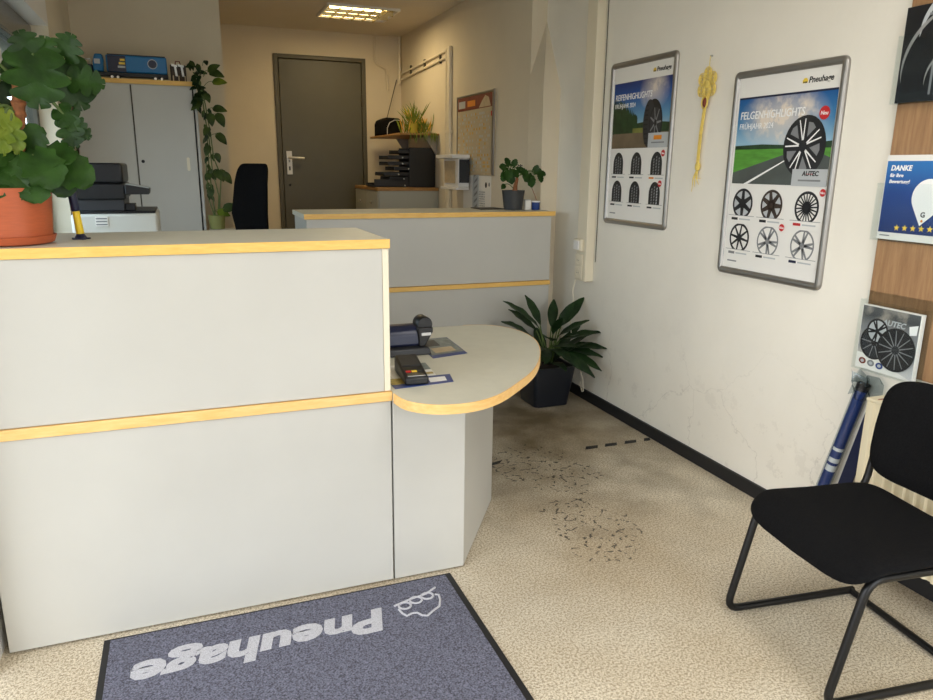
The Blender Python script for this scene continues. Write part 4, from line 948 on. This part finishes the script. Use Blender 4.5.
for i in range(26):
    z = random.uniform(1.25, 1.85); leaf(VL, (.195+random.uniform(-.02, .03), 5.465, z), (random.uniform(-.6, .6), -.3, -1), (random.uniform(-.4, .4), -1, .3), .045, .025, 'leafvine' if random.random() < .6 else 'leafdark', 'heart', .2, .1, .01, 5, .001)
SV.build('stems', vp); VL.build('leaves', vp, sharp=70)

# ================================================================== OFFICE CHAIR
oc = thing('office_chair', 'black swivel office chair beside the grey steel door', 'chair', (.485, 5.22, PLAT), math.radians(-42))
def oback(u, v_, h):
    z = .72+v_
    return (u*(1-.14*max(0, v_/.33))*(1-.25*max(0, -v_/.33)), -.02+.05*(u/.2)**2*-1-.05*math.cos(v_*6)-h, z)
cushion(.29, .66, 0, 0, oback, .025, 'b', 'fabric', 9).build('backrest', oc, sharp=60)
def oseat(u, v_, h): return (u, .24+v_, .45+h)
cushion(.42, .44, 0, 0, oseat, .04, 's', 'fabric').build('seat', oc, sharp=60)
MB().tube([(0, .2, .42), (0, .0, .40), (0, -.04, .5), (0, -.06, .66)], .018, 'blackp', 10).build('back_bracket', oc)
MB().tube([(0, .22, .1), (0, .22, .41)], .025, 'chrome', 14).build('gas_column', oc)
for i in range(5):
    a = 2*PI*i/5+.3; e_ = (.24*math.cos(a), .22+.24*math.sin(a))
    lg_ = MB().tube([(0, .22, .11), (e_[0], e_[1], .075)], [.022, .014], 'blackp', 8).build('base_arm', oc)
    MB().ball((e_[0], e_[1], .0275), .027, 'blackp', 12).build('castor', lg_)

# ================================================================== SIDEBOARD, SHELF AND WHAT STANDS ON THEM
sb = thing('sideboard', 'grey sideboard with wooden top in the back corner', 'sideboard', (1.95, 7.0, PLAT)); o_ = (1.95, 7.0, PLAT)
BX0, BX1, BY0, BY1 = 1.665, 2.244, 6.56, 7.5
MB(o_).box(BX0+.012, BX1, BY0+.012, BY1, PLAT, 1.243, 'sideb').build('body', sb, .003)
MB(o_).box(BX0, BX1, BY0, BY1, 1.2435, 1.272, 'sidewood').build('top', sb, .002)
for j in range(2):
    for i in range(3):
        d_ = MB(o_).box(BX0+.002, BX0+.0115, BY0+.03+j*.455, BY0+.475+j*.455, PLAT+.06+i*.255, PLAT+.305+i*.255, 'sideb').build('drawer', sb, .002)
        MB(o_).ball((BX0-.006, BY0+.25+j*.455, PLAT+.2+i*.255), (.01, .014, .014), 'chrome').build('knob', d_)
sh = thing('wooden_shelf', 'wooden wall shelf with grassy plants above the sideboard', 'shelf', (2.06, 7.1, 1.74)); o_ = (2.06, 7.1, 1.74)
MB(o_).box(1.877, XRB-.002, 6.56, 7.68, 1.738, 1.755, 'sidewood').build('board', sh, .002)
k = MB(o_); k.prism([(2.12, 1.7375), (XRB-.003, 1.7375), (XRB-.003, 1.55)], 6.62, 6.635, 'alu', 'y'); k.build('bracket', sh)
k = MB(o_); k.prism([(2.12, 1.7375), (XRB-.003, 1.7375), (XRB-.003, 1.55)], 7.55, 7.565, 'alu', 'y'); k.build('bracket', sh)
sw = MB((1.99, 7.6, 1.9)).tube([(2.2, YB-.003, 2.34), (1.99, 7.62, 1.757)], .004, 'dframe', 6)
tag(sw.build('suspension_wire', loc=(1.99, 7.6, 1.9)), 'thin dark wire running from the back corner down to the wooden shelf', 'wire')
bg = thing('black_bag', 'black bag with pale cord at the far end of the wooden shelf', 'bag', (1.985, 7.4, 1.7555)); o_ = (1.985, 7.4, 1.7555)
MB(o_).prism([(1.885, 1.7555), (2.12, 1.7555), (2.12, 1.89), (2.08, 1.925), (1.96, 1.93), (1.9, 1.905), (1.885, 1.87)], 7.3, 7.52, 'fabric', 'y').build('bag_body', bg, .02)
MB(o_).tube([(1.955, 7.29, 1.76), (1.955, 7.285, 1.83), (1.98, 7.285, 1.88), (2.03, 7.285, 1.905), (2.09, 7.285, 1.905)], .004, 'lgrey', 7).build('cord', bg)
gp = thing('grassy_plant', 'spiky yellow green grass plant in a yellow pot on the wooden shelf', 'plant', (2.08, 6.8, 1.7555)); o_ = (2.08, 6.8, 1.7555)
M['ypot'] = mat('yellow_pot', (184, 172, 50), .45); M['dry'] = leaf_mat('dry_blade', (196, 150, 50), (220, 176, 84))
MB(o_).lathe([(.035, 0), (.04, .002), (.05, .1), (.044, .1), (.042, .09), (.01, .09)], (2.07, 6.78, 1.7555), 'ypot', 20).build('pot', gp)
G = MB(o_)
for i in range(150):
    bx = random.choice((2.07, 2.07, 2.0, 2.14, 2.19)); b = Vector((bx+random.uniform(-.035, .035), 6.78+random.uniform(-.08, .1), 1.757 if bx != 2.07 else 1.84))
    tall = random.random() < .15
    L = random.uniform(.09, .17)*(1.5 if tall else 1); dx_ = random.uniform(-.7, .7)
    leaf(G, b, (dx_, random.uniform(-.5, .4), 1), (0, -1, .2), L, .011, random.choice(('grass', 'grass', 'leafyel', 'dry')), 'plain', random.uniform(.0, .5), .1, 0, 5, .0006)
for i in range(22):
    b = Vector((random.uniform(1.98, 2.22), 6.57, 1.765)); leaf(G, b, (random.uniform(-.3, .3), -.8, -.6), (0, -.5, 1), random.uniform(.05, .1), .008, random.choice(('grass', 'leafyel')), 'plain', .9, .1, 0, 5, .0006)
G.build('foliage', gp, sharp=70)
tt = thing('letter_tray_stack', 'stack of black letter trays on the sideboard under the wooden shelf', 'letter trays', (2.1, 6.8, 1.2725)); o_ = (2.1, 6.8, 1.2725)
MB(o_).box(1.99, 2.243, 6.66, 6.67, 1.2725, 1.63, 'blackp').box(1.99, 2.243, 7.0, 7.01, 1.2725, 1.63, 'blackp').box(2.233, 2.243, 6.67, 7.0, 1.2725, 1.63, 'blackp').build('housing', tt, .003)
for i, (z, xo_) in enumerate(((1.275, 1.66), (1.335, 1.80), (1.375, 1.75), (1.425, 1.85), (1.47, 1.79), (1.525, 1.79), (1.575, 1.89))):
    k = MB(o_).box(xo_, 2.23, 6.672, 6.998, z, z+.006, 'darkp').box(xo_, 2.0, 6.672, 6.68, z, z+(.07 if i == 0 else .034), 'blackp').box(xo_, 2.0, 6.99, 6.998, z, z+.034, 'blackp').box(xo_, xo_+.006, 6.68, 6.99, z, z+.02, 'blackp')
    tr2 = k.build('tray', tt, .002)
    if i < 6: MB(o_).box(2.232-.24, 2.232-.03, 6.69, 6.98, z+.0065, z+.016, 'paper').build('paper_pile', tr2)
    MB(o_).ball((xo_+.14 if i else 1.95, 6.668, z+.014), (.008, .006, .008), 'lgrey', 10).build('stud', tr2)

# ================================================================== CONDUITS, DUCT, CEILING LIGHT
cd = thing('conduit_pipes', 'pair of grey conduit pipes running along the office wall and down', 'conduit', (XRB-.012, 6.9, 2.4)); o_ = (XRB-.012, 6.9, 2.4)
for dz, nm in ((0, 'pipe'), (-.055, 'pipe')):
    xq = XRB-.012; MB(o_).tube([(xq, 7.75, 2.392+dz), (xq, 7.0, 2.415+dz), (xq, 6.33-dz*0, 2.437+dz)], .011, 'plast', 8).build(nm, cd)
MB(o_).box(XRB-.03, XRB-.001, 6.22, 6.29, PLAT, 2.46, 'plast').build('downpipe', cd, .006)
MB(o_).tube([(XRB-.014, 6.33, 2.437), (XRB-.014, 6.33, PLAT)], .011, 'plast', 8).build('pipe', cd)
for y in (6.5, 6.95, 7.4): MB(o_).box(XRB-.02, XRB-.001, y, y+.02, 2.35, 2.44, 'dframe').build('clip', cd, .002)
for z in (1.75, ): MB(o_).box(XRB-.034, XRB-.001, 6.2, 6.31, z, z+.025, 'plast').build('clip', cd, .002)
c2 = MB((2.22, 7.77, 2.5)); c2.tube([(2.225, 7.765, ZC-.002), (2.225, 7.765, 2.3)], .014, 'plast', 8)
tag(c2.build('corner_pipe', loc=(2.22, 7.77, 2.5)), 'vertical pipe in the back corner under the ceiling', 'pipe')
c3 = MB((2.0, 7.78, 2.5)); c3.tube([(1.97, 7.785, ZC-.002), (1.967, 7.785, 2.52), (1.985, 7.785, 2.485), (2.075, 7.785, 2.445), (2.093, 7.785, 2.41), (2.1, 7.785, 2.23)], .013, 'wall_back', 8)
tag(c3.build('cable_cover', loc=(2.0, 7.78, 2.5)), 'painted cranked pipe on the end wall beside the grey door', 'pipe')
du = thing('cable_duct', 'cream vertical cable duct with switch and sockets beside the tyre poster', 'cable duct', (2.33, 3.98, .78)); o_ = (2.33, 3.98, .78)
MB(o_).box(2.3, XR, 3.925, 4.04, .775, ZC-.001, 'plast').build('duct_body', du, .004)
MB(o_).tube([(XR-.004, 3.905, ZC-.002), (XR-.004, 3.9, .9)], .003, 'dframe', 6).build('thin_cable', du)
sw_ = MB(o_).box(2.278, 2.2995, 3.955, 4.045, .962, 1.035, 'plast').build('switch', du, .004); MB(o_).prism([(3.97, .97), (4.03, .97), (4.03, 1.025), (3.97, 1.025)], 2.27, 2.278, 'white', 'x').build('rocker', sw_, .002)
for z in (.868, .79):
    so = MB(o_).box(2.292, 2.2995, 3.955, 4.04, z-.005, z+.075, 'plast').build('socket', du, .004)
    k = MB(o_); k.T = Matrix.Translation((2.2915, 3.997, z+.035)) @ Matrix.Rotation(math.radians(-90), 4, 'Y'); k.lathe([(.025, 0), (.025, .002), (.021, .002), (.02, -.004+.005)], (0, 0, 0), 'plast', 20)
    for q in (-.009, .009): k.lathe([(.003, .0022), (.003, .0026)], (0, q, 0), 'blackp', 8)
    k.build('socket_face', so)
kk = MB((2.3, 4.02, .5)); kk.tube([(2.296, 4.03, .774), (2.292, 4.05, .7), (2.3, 4.04, .6), (2.29, 4.06, .5), (2.28, 4.0, .35), (2.29, 3.93, .25), (2.31, 3.9, .15), (2.3, 3.87, .08), (2.32, 3.92, .06), (2.318, 3.95, .12)], .0035, 'plast', 6)
tag(kk.build('power_cable', loc=(2.3, 4.02, .5)), 'loose cream cable hanging from the duct down behind the floor plant', 'cable')
cl = thing('ceiling_light', 'recessed ceiling light with square mirror louvres above the back office', 'ceiling light', (1.55, 6.75, ZC)); o_ = (1.55, 6.75, ZC)
QX0, QX1, QY0, QY1 = 1.26, 1.85, 6.475, 6.99
k = MB(o_); zt = ZC-.0005
k.box(QX0-.015, QX1+.015, QY0-.015, QY0, zt-.02, zt, 'white').box(QX0-.015, QX1+.015, QY1, QY1+.015, zt-.02, zt, 'white').box(QX0-.015, QX0, QY0, QY1, zt-.02, zt, 'white').box(QX1, QX1+.015, QY0, QY1, zt-.02, zt, 'white'); k.build('housing', cl)
MB(o_).box(QX0, QX1, QY0, QY1, zt-.003, zt, 'louvre').build('reflector', cl)
for j in range(3):
    y = QY0+(j+.5)*(QY1-QY0)/3; MB(o_).tube([(QX0+.02, y, zt-.012), (QX1-.13, y, zt-.012)], .008, 'lamp', 8).build('tube', cl)
k = MB(o_)
for i in range(1, 6):
    x = QX0+i*(QX1-QX0)/6; k.prism([(x-.008, zt-.004), (x+.008, zt-.004), (x+.001, zt-.034), (x-.001, zt-.034)], QY0, QY1, 'louvre', 'y')
for j in range(1, 3):
    y = QY0+j*(QY1-QY0)/3; k.prism([(y-.012, zt-.004), (y+.012, zt-.004), (y+.001, zt-.034), (y-.001, zt-.034)], QX0, QX1, 'louvre', 'x')
k.build('louvre_grid', cl)

# ================================================================== PLANNER, WALL UNIT, STRIP, HOOK
pl = thing('year_planner', 'wall planner with red brown header hanging on the office wall', 'planner', (XRB, 6.07, 1.40), WALLR)
k = MB(); k.box(0, .82, 0, .628, 0, .008, 'tan').build('backing', pl, .002)
k = MB(); k.box(.03, .77, .51, .612, .008, .012, 'brown'); k.box(.05, .2, .53, .585, .0121, .0125, 'lgrey'); k.box(.25, .42, .535, .58, .0121, .0125, 'orange'); k.prism([(.5, .515), (.74, .515), (.7, .58), (.63, .6), (.56, .56)], .0121, .0125, 'tan'); k.build('header', pl, fix=False)
M['planpaper'] = mat('planner_paper', (190, 178, 150), .6)
k = MB(); k.box(.03, .75, .02, .5, .008, .011, 'planpaper')
for i in range(24):
    for j in range(16):
        r_ = random.random()
        if r_ < .75: x = .04+i*.0292; y = .03+j*.0288; rq(k, x, x+.022, y, y+.018, .0114, 'tan' if r_ < .4 else ('dry' if r_ < .55 else 'lgrey'))
k.build('month_grid', pl, fix=False)
k = MB(); k.box(.785, .82, 0, .63, .008, .02, 'alu').box(.0, .012, 0, .63, .008, .014, 'alu').box(.012, .785, .615, .63, .008, .014, 'alu').build('frame', pl, .002)
k = MB(); k.box(.755, .775, .44, .475, .0112, .016, 'red').build('date_marker', pl)
ns = thing('notice_sheet', 'white notice sheet with fine print hanging right under the wall planner', 'notice', (XRB, 6.02, 1.06), WALLR)
k = MB(); k.box(.1, .70, 0, .335, 0, .003, 'paper').build('sheet', ns)
k = MB()
for i in range(12):
    for j in range(9): rq(k, .43+i*.013, .438+i*.013, .06+j*.018, .07+j*.018, .0034, 'lgrey' if random.random() < .6 else 'grey')
disc(k, .6, .265, .022, .0034, 'ink'); disc(k, .665, .27, .016, .0034, 'grey'); k.build('fine_print', ns, fix=False)
wu = thing('dispenser_box', 'white wall box with dark front panel below the planner', 'wall unit', (XRB, 6.0, 1.30)); o_ = (XRB, 6.0, 1.30)
MB(o_).box(XRB-.12, XRB-.023, 5.74, 6.1, 1.30, 1.53, 'white').build('box', wu, .006)
MB(o_).box(XRB-.18, XRB-.023, 5.72, 6.13, 1.531, 1.56, 'white').build('lid', wu, .004)
MB(o_).box(XRB-.14, XRB-.023, 5.73, 6.12, 1.277, 1.2995, 'white').build('bottom_tray', wu, .004)
MB(o_).box(XRB-.126, XRB-.1205, 5.80, 6.06, 1.33, 1.51, 'tan').build('side_label', wu)
MB(o_).prism([(XRB-.11, 1.335), (XRB-.022, 1.335), (XRB-.022, 1.522), (XRB-.11, 1.522)], 5.735, 5.7395, 'darkp', 'y').build('front_panel', wu)
MB(o_).tube([(XRB-.05, 5.735, 1.50), (XRB-.05, 5.725, 1.50)], .008, 'blackp', 10).build('knob', wu)
MB(o_).box(XRB-.0225, XRB-.0005, 5.80, 6.06, 1.305, 1.395, 'white').build('mounting_plate', wu)
ls = thing('lettered_strip', 'narrow grey strip with slanted dark marks on the wall below the planner', 'strip', (XRB-.0032, 5.70, 1.09), WALLR)
k = MB(); k.box(0, .13, 0, .345, 0, .003, 'lgrey').build('strip', ls)
k = MB()
for j in range(6): k.poly([(.025, .03+j*.052, .0034), (.1, .06+j*.052, .0034), (.11, .085+j*.052, .0034), (.045, .058+j*.052, .0034)], 'grey')
k.build('slanted_marks', ls, fix=False)
hk = thing('double_hook', 'tiny double hook on the office wall above the charcoal pot', 'hook', (XRB, 4.78, 1.47)); o_ = (XRB, 4.78, 1.47)
MB(o_).box(XRB-.004, XRB, 4.74, 4.82, 1.45, 1.49, 'plast').build('plate', hk, .001)
for y in (4.76, 4.80): MB(o_).tube([(XRB-.004, y, 1.475), (XRB-.016, y, 1.472), (XRB-.018, y, 1.485)], .004, 'blackp', 6).build('peg', hk)

# ================================================================== ON THE REAR COUNTER
jp = thing('small_potted_plant', 'small bushy plant in a charcoal pot on the rear counter', 'plant', (2.04, 4.45, 1.1905)); o_ = (2.04, 4.45, 1.1905)
MB(o_).lathe([(.056, 0), (.06, .002), (.075, .122), (.076, .126), (.07, .126), (.067, .115), (.01, .114)], (2.04, 4.45, 1.1905), 'greypot', 30).build('pot', jp)
MB(o_).lathe([(.01, .1142), (.066, .1143), (.05, .119), (.01, .12)], (2.04, 4.45, 1.1905), 'soil', 20).build('soil', jp)
MB(o_).tube([(2.05, 4.45, 1.305), (2.055, 4.45, 1.35), (2.065, 4.45, 1.39), (2.06, 4.45, 1.41)], [.019, .013, .010, .007], 'bark', 10).build('stem', jp)
SJ = MB(o_); LJ = MB(o_)
def jl(b, d, L, kind='round', src=(2.06, 4.45, 1.40)):
    SJ.tube(curve_pts(src, b, .015, 5), .0025, 'stem', 6); leaf(LJ, b, d, (0, -1, .4), L, L*.85, 'leaf', kind, .25, .12, .03, 10, .0008)
for b, d, L in (((2.0, 4.44, 1.475), (-.4, -.3, .6), .055), ((1.975, 4.43, 1.46), (-.6, -.4, .1), .06), ((1.99, 4.42, 1.445), (-.1, -.4, -1), .075), ((2.01, 4.44, 1.42), (.15, -.4, -1), .065), ((2.03, 4.45, 1.47), (.2, -.3, .5), .05), ((1.97, 4.44, 1.43), (-.3, -.4, -.9), .06), ((2.0, 4.43, 1.44), (-.2, -.5, -.7), .07),
                ((2.06, 4.45, 1.45), (.7, -.3, -.1), .055), ((2.09, 4.44, 1.445), (.7, -.3, -.4), .055), ((2.02, 4.44, 1.44), (.3, -.4, -.3), .06)): jl(b, d, L)
for b, d, L in (((2.11, 4.44, 1.42), (.5, -.4, -.8), .06), ((2.15, 4.44, 1.41), (.2, -.4, -1), .075), ((2.17, 4.44, 1.40), (-.2, -.4, -1), .06), ((2.19, 4.45, 1.43), (.7, -.3, .4), .05), ((2.22, 4.45, 1.43), (.6, -.3, -.1), .05), ((2.225, 4.45, 1.415), (.3, -.3, -.7), .05), ((2.18, 4.44, 1.44), (.3, -.3, .5), .045), ((2.14, 4.44, 1.42), (-.4, -.4, -.5), .06)): jl(b, d, L, 'round', (2.08, 4.45, 1.41))
jl((1.975, 4.44, 1.355), (-.5, -.4, -.4), .045, 'plain', (2.045, 4.45, 1.32))
SJ.tube([(2.17, 4.45, 1.37), (2.175, 4.45, 1.33), (2.2, 4.45, 1.28), (2.21, 4.45, 1.255)], .0025, 'bark', 6)
SJ.build('twigs', jp); LJ.build('leaves', jp, sharp=70)
wc = thing('white_carton', 'small white carton on the rear counter beside the charcoal pot', 'carton', (2.13, 4.4, 1.1905))
MB((2.13, 4.4, 1.1905)).box(2.118, 2.158, 4.42, 4.47, 1.1905, 1.252, 'paper').build('box', wc, .003); MB((2.13, 4.4, 1.1905)).box(2.116, 2.16, 4.418, 4.472, 1.2525, 1.256, 'lgrey').build('flap', wc)
bc = thing('blue_cup', 'small dark blue cup at the wall end of the rear counter', 'cup', (2.192, 4.42, 1.1905))
MB((2.192, 4.42, 1.1905)).lathe([(.024, 0), (.026, .003), (.028, .05), (.025, .05), (.023, .006), (.005, .005)], (2.192, 4.42, 1.1905), 'bluep', 24).build('cup_body', bc); MB((2.192, 4.42, 1.1905)).lathe([(.0283, .05), (.0285, .058), (.025, .058), (.0248, .05)], (2.192, 4.42, 1.1905), 'whiteink', 24).build('rim', bc)
fo = MB((1.94, 4.5, 1.1905)).box(1.83, 2.0, 4.5, 4.68, 1.1905, 1.197, 'blackp'); tag(fo.build('black_folder', loc=(1.94, 4.5, 1.1905), bevel=.002), 'thin black folder lying on the rear counter beside the charcoal pot', 'folder')

# ================================================================== FLOOR PLANT
fp = thing('floor_plant', 'dark leafy plant in a dark blue pot on the floor before the rear counter', 'plant', (2.08, 3.97, 0)); o_ = (2.08, 3.97, 0)
def sqpot(k, prof, m):
    v = []
    for hw, z in prof:
        for x, y in rrect(hw*2, hw*2, .03, 4): v.append((2.08+x, 3.985+y, z))
    n = 20; f = []
    n = len(rrect(1, 1, .03, 4))
    for i in range(len(prof)-1):
        for q in range(n): f.append((i*n+q, i*n+(q+1) % n, (i+1)*n+(q+1) % n, (i+1)*n+q))
    k.add(v, f+[list(range(n))[::-1], [(len(prof)-1)*n+q for q in range(n)]], m)
k = MB(o_); sqpot(k, [(.112, .001), (.117, .004), (.148, .255), (.148, .26), (.136, .26), (.134, .24), (.05, .239)], 'bluepot'); k.build('pot', fp)
k = MB(o_); sqpot(k, [(.133, .2395), (.11, .25), (.03, .255)], 'soil'); k.build('soil', fp)
LF = MB(o_); SF = MB(o_)
tips = [(1.80, 3.95, .69), (1.76, 3.9, .58), (1.74, 3.92, .52), (2.24, 3.95, .65), (2.335, 4.0, .67), (2.345, 3.8, .50), (2.345, 3.72, .42), (2.34, 3.75, .36), (2.3, 3.68, .30), (2.22, 3.62, .28), (2.05, 3.62, .40), (2.0, 4.1, .68), (2.14, 3.7, .52), (1.86, 3.72, .44), (2.2, 4.12, .64), (1.9, 4.12, .6), (2.28, 3.85, .56), (1.85, 3.86, .38), (2.13, 3.62, .33), (1.93, 3.68, .53), (2.33, 3.9, .33), (2.08, 3.8, .6), (2.17, 3.75, .43), (1.97, 3.75, .35)]
for tx, ty, tz in tips:
    T_ = Vector((tx, ty, tz)); c = Vector((2.08+random.uniform(-.04, .04), 3.985+random.uniform(-.04, .04), .262))
    d = T_-c; flat = Vector((d.x, d.y, 0)); L = min(.34, .16+d.length*.4)
    mid = c+Vector((d.x*.3, d.y*.3, max(d.z*.5, .08)+.03)); dirn = (T_-mid); L = dirn.length*1.05
    SF.tube(curve_pts(c, mid, .02, 5), .004, 'stem', 6)
    leaf(LF, mid, dirn, Vector((-flat.x*.5, -flat.y*.5-.35, .8)), L, min(.095, L*.36), 'leafdark', 'plain', .12, .22, .012, 10, .0008)
SF.build('stems', fp)
for q in range(16):
    a_ = random.uniform(0, 2*PI); c = Vector((2.08+.05*math.cos(a_), 3.985+.05*math.sin(a_), .26)); dv_ = Vector((math.cos(a_)*1.1, math.sin(a_)*1.1, random.uniform(.5, 1.6)))
    if dv_.x > .8: dv_.x *= .7
    leaf(LF, c, dv_, Vector((-math.cos(a_), -math.sin(a_)-.3, .9)), random.uniform(.2, .3), .085, 'leafdark', 'plain', .35, .2, .012, 10, .0008)
LF.build('leaves', fp, sharp=70)

# ================================================================== LIGHT
wld = bpy.data.worlds.new('daylight'); sc.world = wld; wld.use_nodes = True; nt = wld.node_tree
bgn = nt.nodes['Background']; bgn.inputs['Strength'].default_value = 4.4
tc = nt.nodes.new('ShaderNodeTexCoord'); sp = nt.nodes.new('ShaderNodeSeparateXYZ'); nt.links.new(tc.outputs['Generated'], sp.inputs[0])
c = ramp(nt, math_node(nt, 'ADD', math_node(nt, 'MULTIPLY', sp.outputs['Z'], .5), .5), [(.0, (.22, .21, .19, 1)), (.47, (.45, .45, .44, 1)), (.52, (.95, .97, 1, 1)), (1, (.8, .88, 1, 1))])
nt.links.new(c, bgn.inputs['Color'])
def portal(name, loc, rot, sx_, sy_):
    l = bpy.data.lights.new(name, 'AREA'); l.shape = 'RECTANGLE'; l.size = sx_; l.size_y = sy_; l.cycles.is_portal = True
    o = bpy.data.objects.new(name, l); COL.objects.link(o); o.location = loc; o.rotation_euler = rot
portal('shopfront_daylight', (1.42, YF-.16, 1.175), (math.radians(90), 0, 0), 1.76, 2.2)
portal('shop_window_daylight', (XF-.01, .7, 1.275), (0, math.radians(-90), 0), 2.2, 2.7)
portal('side_window_daylight', (XL-.17, (WY0+WY1)/2, (WZ0+WZ1)/2), (0, math.radians(-90), 0), 1.25, 1.73)
def area(name, loc, rot, sx_, sy_, pw, col):
    l = bpy.data.lights.new(name, 'AREA'); l.shape = 'RECTANGLE'; l.size = sx_; l.size_y = sy_; l.energy = pw; l.color = col
    o = bpy.data.objects.new(name, l); COL.objects.link(o); o.location = loc; o.rotation_euler = rot; return o
area('ceiling_light_glow', (1.55, 6.73, ZC-.045), (0, 0, 0), .55, .48, 9, (1, .78, .44))
area('shop_ceiling_fill', (1.5, .75, ZC-.03), (0, 0, 0), .6, 1.2, 20, (1, .99, .97))  # unseen fill light without a fitting, added to brighten floor, poster wall and desktop

# ================================================================== CAMERA
yaw, pitch, roll = math.radians(21.1588), math.radians(14.1192), math.radians(.62617)
fwd = Vector((math.sin(yaw)*math.cos(pitch), math.cos(yaw)*math.cos(pitch), -math.sin(pitch)))
rgt = Vector((math.cos(yaw), -math.sin(yaw), 0)); up = rgt.cross(fwd)
r2 = rgt*math.cos(roll)+up*math.sin(roll); u2 = -rgt*math.sin(roll)+up*math.cos(roll)
cam = bpy.data.cameras.new('camera'); cam.sensor_width = 36; cam.lens = 726.56*36/933; cam.clip_start = .02
co = bpy.data.objects.new('camera', cam); COL.objects.link(co)
co.matrix_world = Matrix(((r2.x, u2.x, -fwd.x, 0), (r2.y, u2.y, -fwd.y, 0), (r2.z, u2.z, -fwd.z, 1.46), (0, 0, 0, 1)))
sc.camera = co
sc.view_settings.view_transform = 'Standard'; sc.view_settings.look = 'None'; sc.view_settings.gamma = 1; sc.view_settings.exposure = .35; sc.view_settings.use_curve_mapping = False
sc.cycles.use_denoising = True; sc.cycles.max_bounces = 10; sc.cycles.diffuse_bounces = 6; sc.cycles.sample_clamp_indirect = 6
